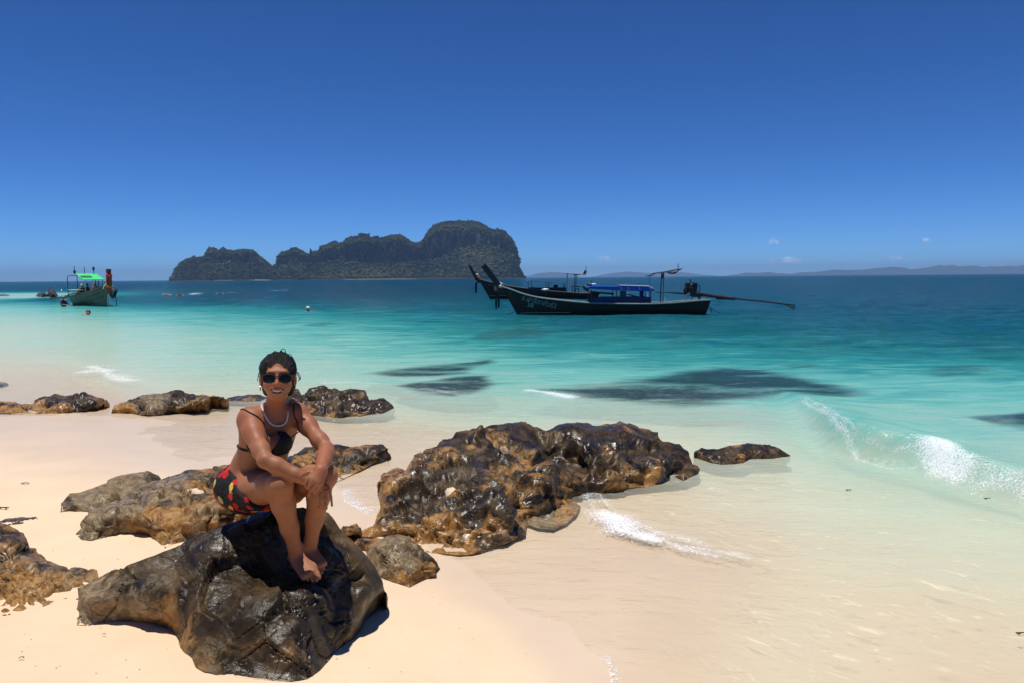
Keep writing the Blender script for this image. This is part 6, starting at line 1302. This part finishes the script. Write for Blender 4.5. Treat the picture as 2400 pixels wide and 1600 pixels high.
near = np.abs(fs.F) < .03; fold = np.zeros_like(fs.F); pn = gx[near]; fold[near] = .006 * fbm(np.stack([(pn @ lat) * 16, (pn @ frt) * 16, (pn @ upb) * 34 + (pn @ lat) * 14], -1), 3, 95) + .003 * fbm(pn * 55, 2, 96)
fs.F = np.maximum(fs.F + fold, -cutfn(gx)).astype(np.float32)
# hollow legs: the shorts keep 5 mm of cloth outside the skin at the hems
Vs, Qs = fs.mesh()
t = NT('shorts_print'); co = t.objco(); wv = t.n('VectorMath', dict(operation='ADD'), i0=co, i1=t.n('VectorMath', dict(operation='SCALE'), i0=t.noise(11, 3, .6, co, out='Color'), i3=.05).outputs[0]).outputs[0]
vo = t.n('TexVoronoi', Scale=25.0); t.t.links.new(wv, vo.inputs['Vector']); sp = t.n('SeparateColor', i0=vo.outputs['Color'])
pal = t.ramp(sp.outputs[0], [(0, (.006, .008, .010)), (.30, (.007, .009, .012)), (.31, (.45, .012, .012)), (.60, (.62, .03, .012)), (.61, (.85, .30, .02)), (.70, (.80, .52, .05)), (.71, (.42, .50, .16)), (.80, (.62, .66, .42)), (.81, (.008, .010, .012)), (1, (.01, .014, .016))], 'CONSTANT')
vn = t.noise(60, 3, .6, wv); pal = t.mix(t.mr(vo.outputs['Distance'], .58, .64, 0, 1), pal, (.007, .009, .012)); pal = t.mix(t.mr(vn, .60, .68, 0, .8), pal, (.01, .012, .012))
m_short = t.out(t.bsdf(pal, .8, t.bump(t.noise(40, 4, .6, co), .3, .01), Specular_IOR_Level=.3))
obj('shorts', mesh('shorts', Vs - seat, Qs, m_short, True), woman)

# ------------------------------------------------------------------ people in and around the water
def small_person(label, base, h, prims, parts, group='people by the boats', lo=(-.6, -.6, -.6), hi=(.6, .6, 1.9)):
    """prims build one skin; parts: (name, material, builder on a mesh box)"""
    e = empty('person', base, 0, label, 'person', group); f = Field(lo, hi, h); prims(f); V, Q = f.mesh(); obj('body', mesh('body', V, Q, m_skin_far, True), e)
    for nm, mt, fn in parts:
        b = MB(); fn(b); b.build(nm, mt, e, True)
    return e
def bust(f, lean=(0, 0), head=(0, 0, .42), arms=None, w=.17, down=-.5):
    hx, hy, hz = head; f.ell((hx, hy, hz), (.075, .095, .115), None, .03); f.ell((hx, hy - .07, hz - .05), (.05, .04, .06), None, .03); f.cap((hx, hy - .10, hz - .01), (hx, hy - .11, hz - .03), .015, .015, .02)
    f.cap((hx, hy, hz - .08), (0, 0, .22), .055, .06, .03); f.cap((-w, 0, .18), (w, 0, .18), .062, .062, .04)
    f.cap((0, 0, .15), (lean[0] - 0, lean[1], down), .14, .125, .06, 'u', (np.array([0, 1.0, 0]), 1.3))
    for pts in (arms or []): f.limb([(p, r) for p, r in pts], .03)
def hair_cap(head, front=-.02):
    hx, hy, hz = head; return lambda b: b.blob((hx, hy + .022, hz + .025), (.088, .098, .108), 3, 3, .12, 2.5)
Wp = lambda px, py, z=0.0: to_plane([px], [py], np.array([z]))[0]
# man standing in the water by the green-roofed boat
pb = Wp(150, 719.0); 
def f_man(f): bust(f, (0, 0), (0, 0, .78 - .1 + .0), [[((-.17, 0, .42), .05), ((-.26, -.05, .2), .045), ((-.1, -.2, .12), .035)], [((.17, 0, .42), .05), ((.25, -.02, .18), .045), ((.5, .02, .12), .035), ((.58, .02, .11), .03)]], .17)
def f_man(f):
    f.ell((0, 0, .69), (.075, .095, .115), None, .03); f.ell((.02, -.07, .65), (.05, .04, .06), None, .03); f.cap((0, 0, .6), (0, 0, .5), .055, .06, .03); f.cap((-.16, 0, .45), (.16, 0, .45), .065, .065, .05)
    f.cap((0, 0, .42), (0, 0, -.3), .155, .14, .06, 'u', (np.array([0, 1.0, 0]), 1.35)); f.limb([((.17, 0, .44), .055), ((.27, -.03, .22), .045), ((.5, 0, .13), .036), ((.60, 0, .12), .03)], .03); f.limb([((-.17, 0, .44), .055), ((-.22, -.06, .2), .045), ((.05, -.2, .14), .036), ((.3, -.2, .12), .03)], .03)
small_person('person in a dark purple shirt and pale cap standing waist deep beside the green-roofed boat', pb, .022, f_man, [
 ('shirt', simple('shirt_purple', (.030, .018, .075), .8), lambda b: (b.tube([(0, 0, .50), (0, 0, .46), (0, 0, .3), (0, 0, .0), (0, 0, -.2)], [.10, .185, .185, .165, .16], 14, True, 0.82, (0, 1, 0)), b.tube([(.15, 0, .45), (.27, -.03, .22), (.42, -.01, .155)], [.075, .062, .05], 8), b.tube([(-.15, 0, .45), (-.22, -.06, .2), (-.02, -.18, .15)], [.075, .062, .05], 8))),
 ('cap', simple('cap_pale', (.62, .52, .46), .8), lambda b: (b.blob((0, .01, .745), (.088, .105, .07), 4, 3, .05, 2), b.tube([(0, -.06, .735), (.03, -.17, .725)], [.07, .06], 8, True, .2)))], lo=(-.45, -.45, -.4), hi=(.75, .45, .9))
# swimmer near the boat
def f_sw(f):
    f.ell((.10, 0, .13), (.09, .105, .13), None, .03); f.cap((.08, 0, .04), (-.02, .02, -.05), .065, .07, .04); f.cap((-.22, .05, -.02), (.14, -.08, -.05), .085, .085, .05); f.cap((-.05, 0, -.08), (-.35, .1, -.35), .15, .12, .06); f.limb([((-.26, .05, -.04), .06), ((-.5, .05, -.08), .045), ((-.62, -.1, -.06), .035)], .03); f.ell((.14, -.09, .1), (.05, .04, .06), None, .03)
small_person('dark-haired swimmer with bare shoulders in the turquoise water in front of the green-roofed boat', Wp(203, 739.5), .022, f_sw, [('hair', m_hair_far, lambda b: b.blob((.09, .025, .165), (.115, .12, .135), 9, 3, .12, 2.2))], lo=(-.75, -.45, -.5), hi=(.4, .45, .4))
# far swimmer in a white cap
def f_sw2(f):
    f.ell((0, 0, .13), (.09, .105, .13), None, .03); f.cap((0, 0, .04), (0, .02, -.06), .065, .07, .04); f.cap((-.17, 0, -.07), (.17, 0, -.07), .07, .07, .05); f.cap((0, 0, -.1), (0, .1, -.5), .15, .13, .06); f.ell((.07, -.07, .10), (.05, .045, .06), None, .03); f.limb([((.17, 0, -.07), .055), ((.36, -.12, -.04), .045), ((.48, -.15, .03), .04)], .03)
small_person('lone swimmer in a white cap out in the deeper turquoise water beyond the woman', Wp(722, 729.5), .022, f_sw2, [('cap', m_white, lambda b: (b.blob((-.015, .02, .19), (.115, .125, .105), 5, 3, .05, 2), b.tube([(.03, -.06, .19), (.11, -.15, .18)], [.08, .06], 8, True, .22)))], lo=(-.4, -.4, -.6), hi=(.6, .4, .4))
# snorkellers far out
def f_sn(f):
    f.ell((0, 0, .06), (.11, .10, .10), None, .03); f.cap((.1, 0, .02), (.75, 0, -.02), .14, .13, .08); f.cap((.75, .06, -.02), (1.3, .1, -.08), .085, .06, .05); f.cap((.75, -.06, -.02), (1.3, -.1, -.08), .085, .06, .05); f.limb([((.1, .15, 0), .05), ((-.25, .3, -.05), .04)], .03); f.limb([((.1, -.15, 0), .05), ((-.25, -.3, -.05), .04)], .03)
for px, py, cap_, lab in ((383, 692, (.5, .32, .22), 'snorkeller lying on the water nearest the green-roofed boat, far out'), (414, 693, (.03, .03, .035), 'dark-clad snorkeller floating just past the first snorkeller, far out'), (509, 689, (.02, .02, .025), 'dark head of a snorkeller between two whitecaps below the island')):
    small_person(lab, Wp(px, py), .035, f_sn, [('snorkel_mask', simple('mask_%d' % px, cap_, .6), lambda b: b.blob((-.02, 0, .10), (.12, .12, .10), 5, 2, .1, 2)), ('wetsuit', simple('suit_%d' % px, tuple(c * .5 for c in cap_), .6), lambda b: b.tube([(.1, 0, .02), (.4, 0, .03), (.78, 0, -.02)], [.15, .165, .145], 10))], 'swimmers far out', (-.45, -.45, -.25), (1.45, .45, .25))
# passengers in the green-roofed boat (x forward to the stern, y to the boat's side)
def passenger(label, x, y, z, shirt, hairmat, hat=None, skin=True, face=0.0):
    p = toC(x, y, z); ar = [[((-.18, 0, .17), .05), ((-.24, -.08, -.08), .042), ((-.1, -.25, -.1), .034)], [((.18, 0, .17), .05), ((.24, -.08, -.08), .042), ((.1, -.25, -.1), .034)]]
    parts = [('hair', hairmat, hair_cap((0, 0, .42)))]
    if shirt: parts.append(('shirt', shirt, lambda b: b.tube([(0, 0, .25), (0, 0, .20), (0, 0, 0), (0, 0, -.45)], [.10, .19, .17, .155], 14, True, .8, (0, 1, 0))))
    if hat: parts = [('cap', hat, lambda b: (b.blob((0, .01, .47), (.095, .112, .075), 4, 3, .05, 2), b.tube([(0, -.07, .46), (0, -.18, .45)], [.075, .06], 8, True, .2)))] + parts[1:]
    e = small_person(label, p, .024, lambda f: bust(f, arms=ar), parts, 'passengers in the green-roofed boat', (-.4, -.45, -.62), (.4, .4, .65)); e.rotation_euler = (0, 0, face); return e
passenger('bare-shouldered passenger with dark hair in the middle of the green-roofed boat', 2.9, .15, 1.22, None, m_hair_far)
passenger('passenger in a dark shirt and yellow-green hat under the roof of the green-roofed boat', 4.0, .72, 1.14, m_hair_far, m_hair_far, simple('hat_yellow', (.70, .66, .30), .8), face=.4)
passenger('passenger with reddish bare skin leaning at the stern side of the green-roofed boat', 5.3, .66, .80, None, simple('hair_brown', (.10, .035, .02), .6), face=.6)
passenger('passenger in a white cap leaning over the far side of the green-roofed boat\'s bow', 1.75, -.66, 1.27, simple('shirt_pink', (.45, .22, .18), .8), m_hair_far, simple('cap_white', (.68, .70, .74), .7), face=-.3)
passenger('passenger in dark clothes deep under the green roof', 5.0, .1, 1.16, m_pipe_dark, m_hair_far)
# ------------------------------------------------------------------ small things: spray, weed on the sand
rg = np.random.default_rng(9); b = []; VV = []; FF = []; tv_ = np.array([[1, 0, -.5], [-.5, .87, -.5], [-.5, -.87, -.5], [0, 0, 1.0]]); tf_ = np.array([[0, 2, 1], [0, 1, 3], [1, 2, 3], [2, 0, 3]])
cnt_ = 0
for ln, w, st in EDGE_FOAM:
    if ln[:, 1].max() > 45 or st < .6: continue
    seg = np.linalg.norm(np.diff(ln, axis=0), axis=1); Lt = seg.sum(); m = int(min(200, 36 * Lt * st))
    u = rg.uniform(0, Lt, m); cs_ = np.concatenate([[0], np.cumsum(seg)]); x = np.interp(u, cs_, ln[:, 0]) + rg.normal(0, w * .45, m); y = np.interp(u, cs_, ln[:, 1]) + rg.normal(0, w * .45, m)
    pts = np.c_[x, y, np.zeros(m)]; dd, sd_, pr_ = line_dist(pts[:, :2], breaker); zb = surf_z(pts) + .22 * np.exp(-(dd / .35) ** 2) * sstep(.06, .35, pr_); pts[:, 2] = zb + np.abs(rg.normal(0, .022, m)) + .004
    sc_ = rg.uniform(.0025, .0085, m) * np.clip(np.hypot(x, y) / 8, .7, 2.0)
    VV.append((tv_[None] * sc_[:, None, None] + pts[:, None]).reshape(-1, 3)); FF.append((tf_[None] + (np.arange(m) * 4 + cnt_)[:, None, None]).reshape(-1, 3)); cnt_ += 4 * m
foam_o = obj('foam', mesh('foam', np.concatenate(VV), np.concatenate(FF), simple('foam_white', (.88, .9, .92), .5, .03, 5, 0), False)); tag(foam_o, kind='stuff')
m_weed = simple('weed', (.05, .03, .015), .7, .4, 30, .2)
for k, (px, py, s_, lab) in enumerate([(61, 1134, .035, 'tiny scrap of weed on the wet sand at the picture edge, farther up the beach'), (8, 1192, .04, 'thin brown twig on the sand above the blocky ochre rock'), (52, 1545, .012, 'small dark crumb of weed low on the dry sand near the camera'), (245, 1490, .010, 'speck of weed on the dry sand in front of the seat rock\'s grey flank'), (1990, 1150, .03, 'scrap of weed drifting in the shallow water under the breaking wave'), (2315, 1170, .03, 'scrap of weed in the shallows by the white end of the breaker'), (2396, 1487, .03, 'dark weed sprig at the picture edge in the near shallows')]):
    p = ground(px, py)[0][0]; b = MB(); rr = random.Random(k)
    for j in range(3): a = rr.uniform(-.6, .6); b.tube(spline([(-s_ * math.cos(a), -s_ * math.sin(a), .003), (0, 0, .008), (s_ * math.cos(a) * rr.uniform(.4, 1), s_ * rr.uniform(-.5, .5), .004)], 6), s_ * .09, 5)
    o = b.build('seaweed', m_weed, None, True); o.location = p + np.array([0, 0, .006]); tag(o, lab, 'seaweed', 'scraps of weed on the beach')

rg = np.random.default_rng(77); VV = []; FF = []; n_ = 260; q = np.c_[rg.uniform(-2.8, 1.6, n_ * 3), rg.uniform(2.4, 7.0, n_ * 3), np.zeros(n_ * 3)]; q = q[film(q) < -.004][:n_]; q[:, 2] = sand_z(q) + .001
s_ = rg.uniform(.0012, .0045, len(q)); tv2 = np.array([[1, 0, 0], [.3, .8, 0], [-.8, .5, 0], [-.6, -.7, 0], [.5, -.8, 0], [0, 0, .6]]); tf2 = np.array([[0, 1, 5], [1, 2, 5], [2, 3, 5], [3, 4, 5], [4, 0, 5]])
for k in range(len(q)):
    a = rg.uniform(0, 6.28); Rm = np.array([[math.cos(a), -math.sin(a), 0], [math.sin(a), math.cos(a), 0], [0, 0, 1]]); VV.append(tv2 @ Rm.T * s_[k] * rg.uniform(.6, 1.4, (6, 1)) + q[k]); FF.append(tf2 + 6 * k)
pb_ = obj('shell_grit', mesh('shell_grit', np.concatenate(VV), np.concatenate(FF), simple('grit', (.38, .28, .19), .7, .8, 3.0, 0), False)); tag(pb_, kind='stuff')
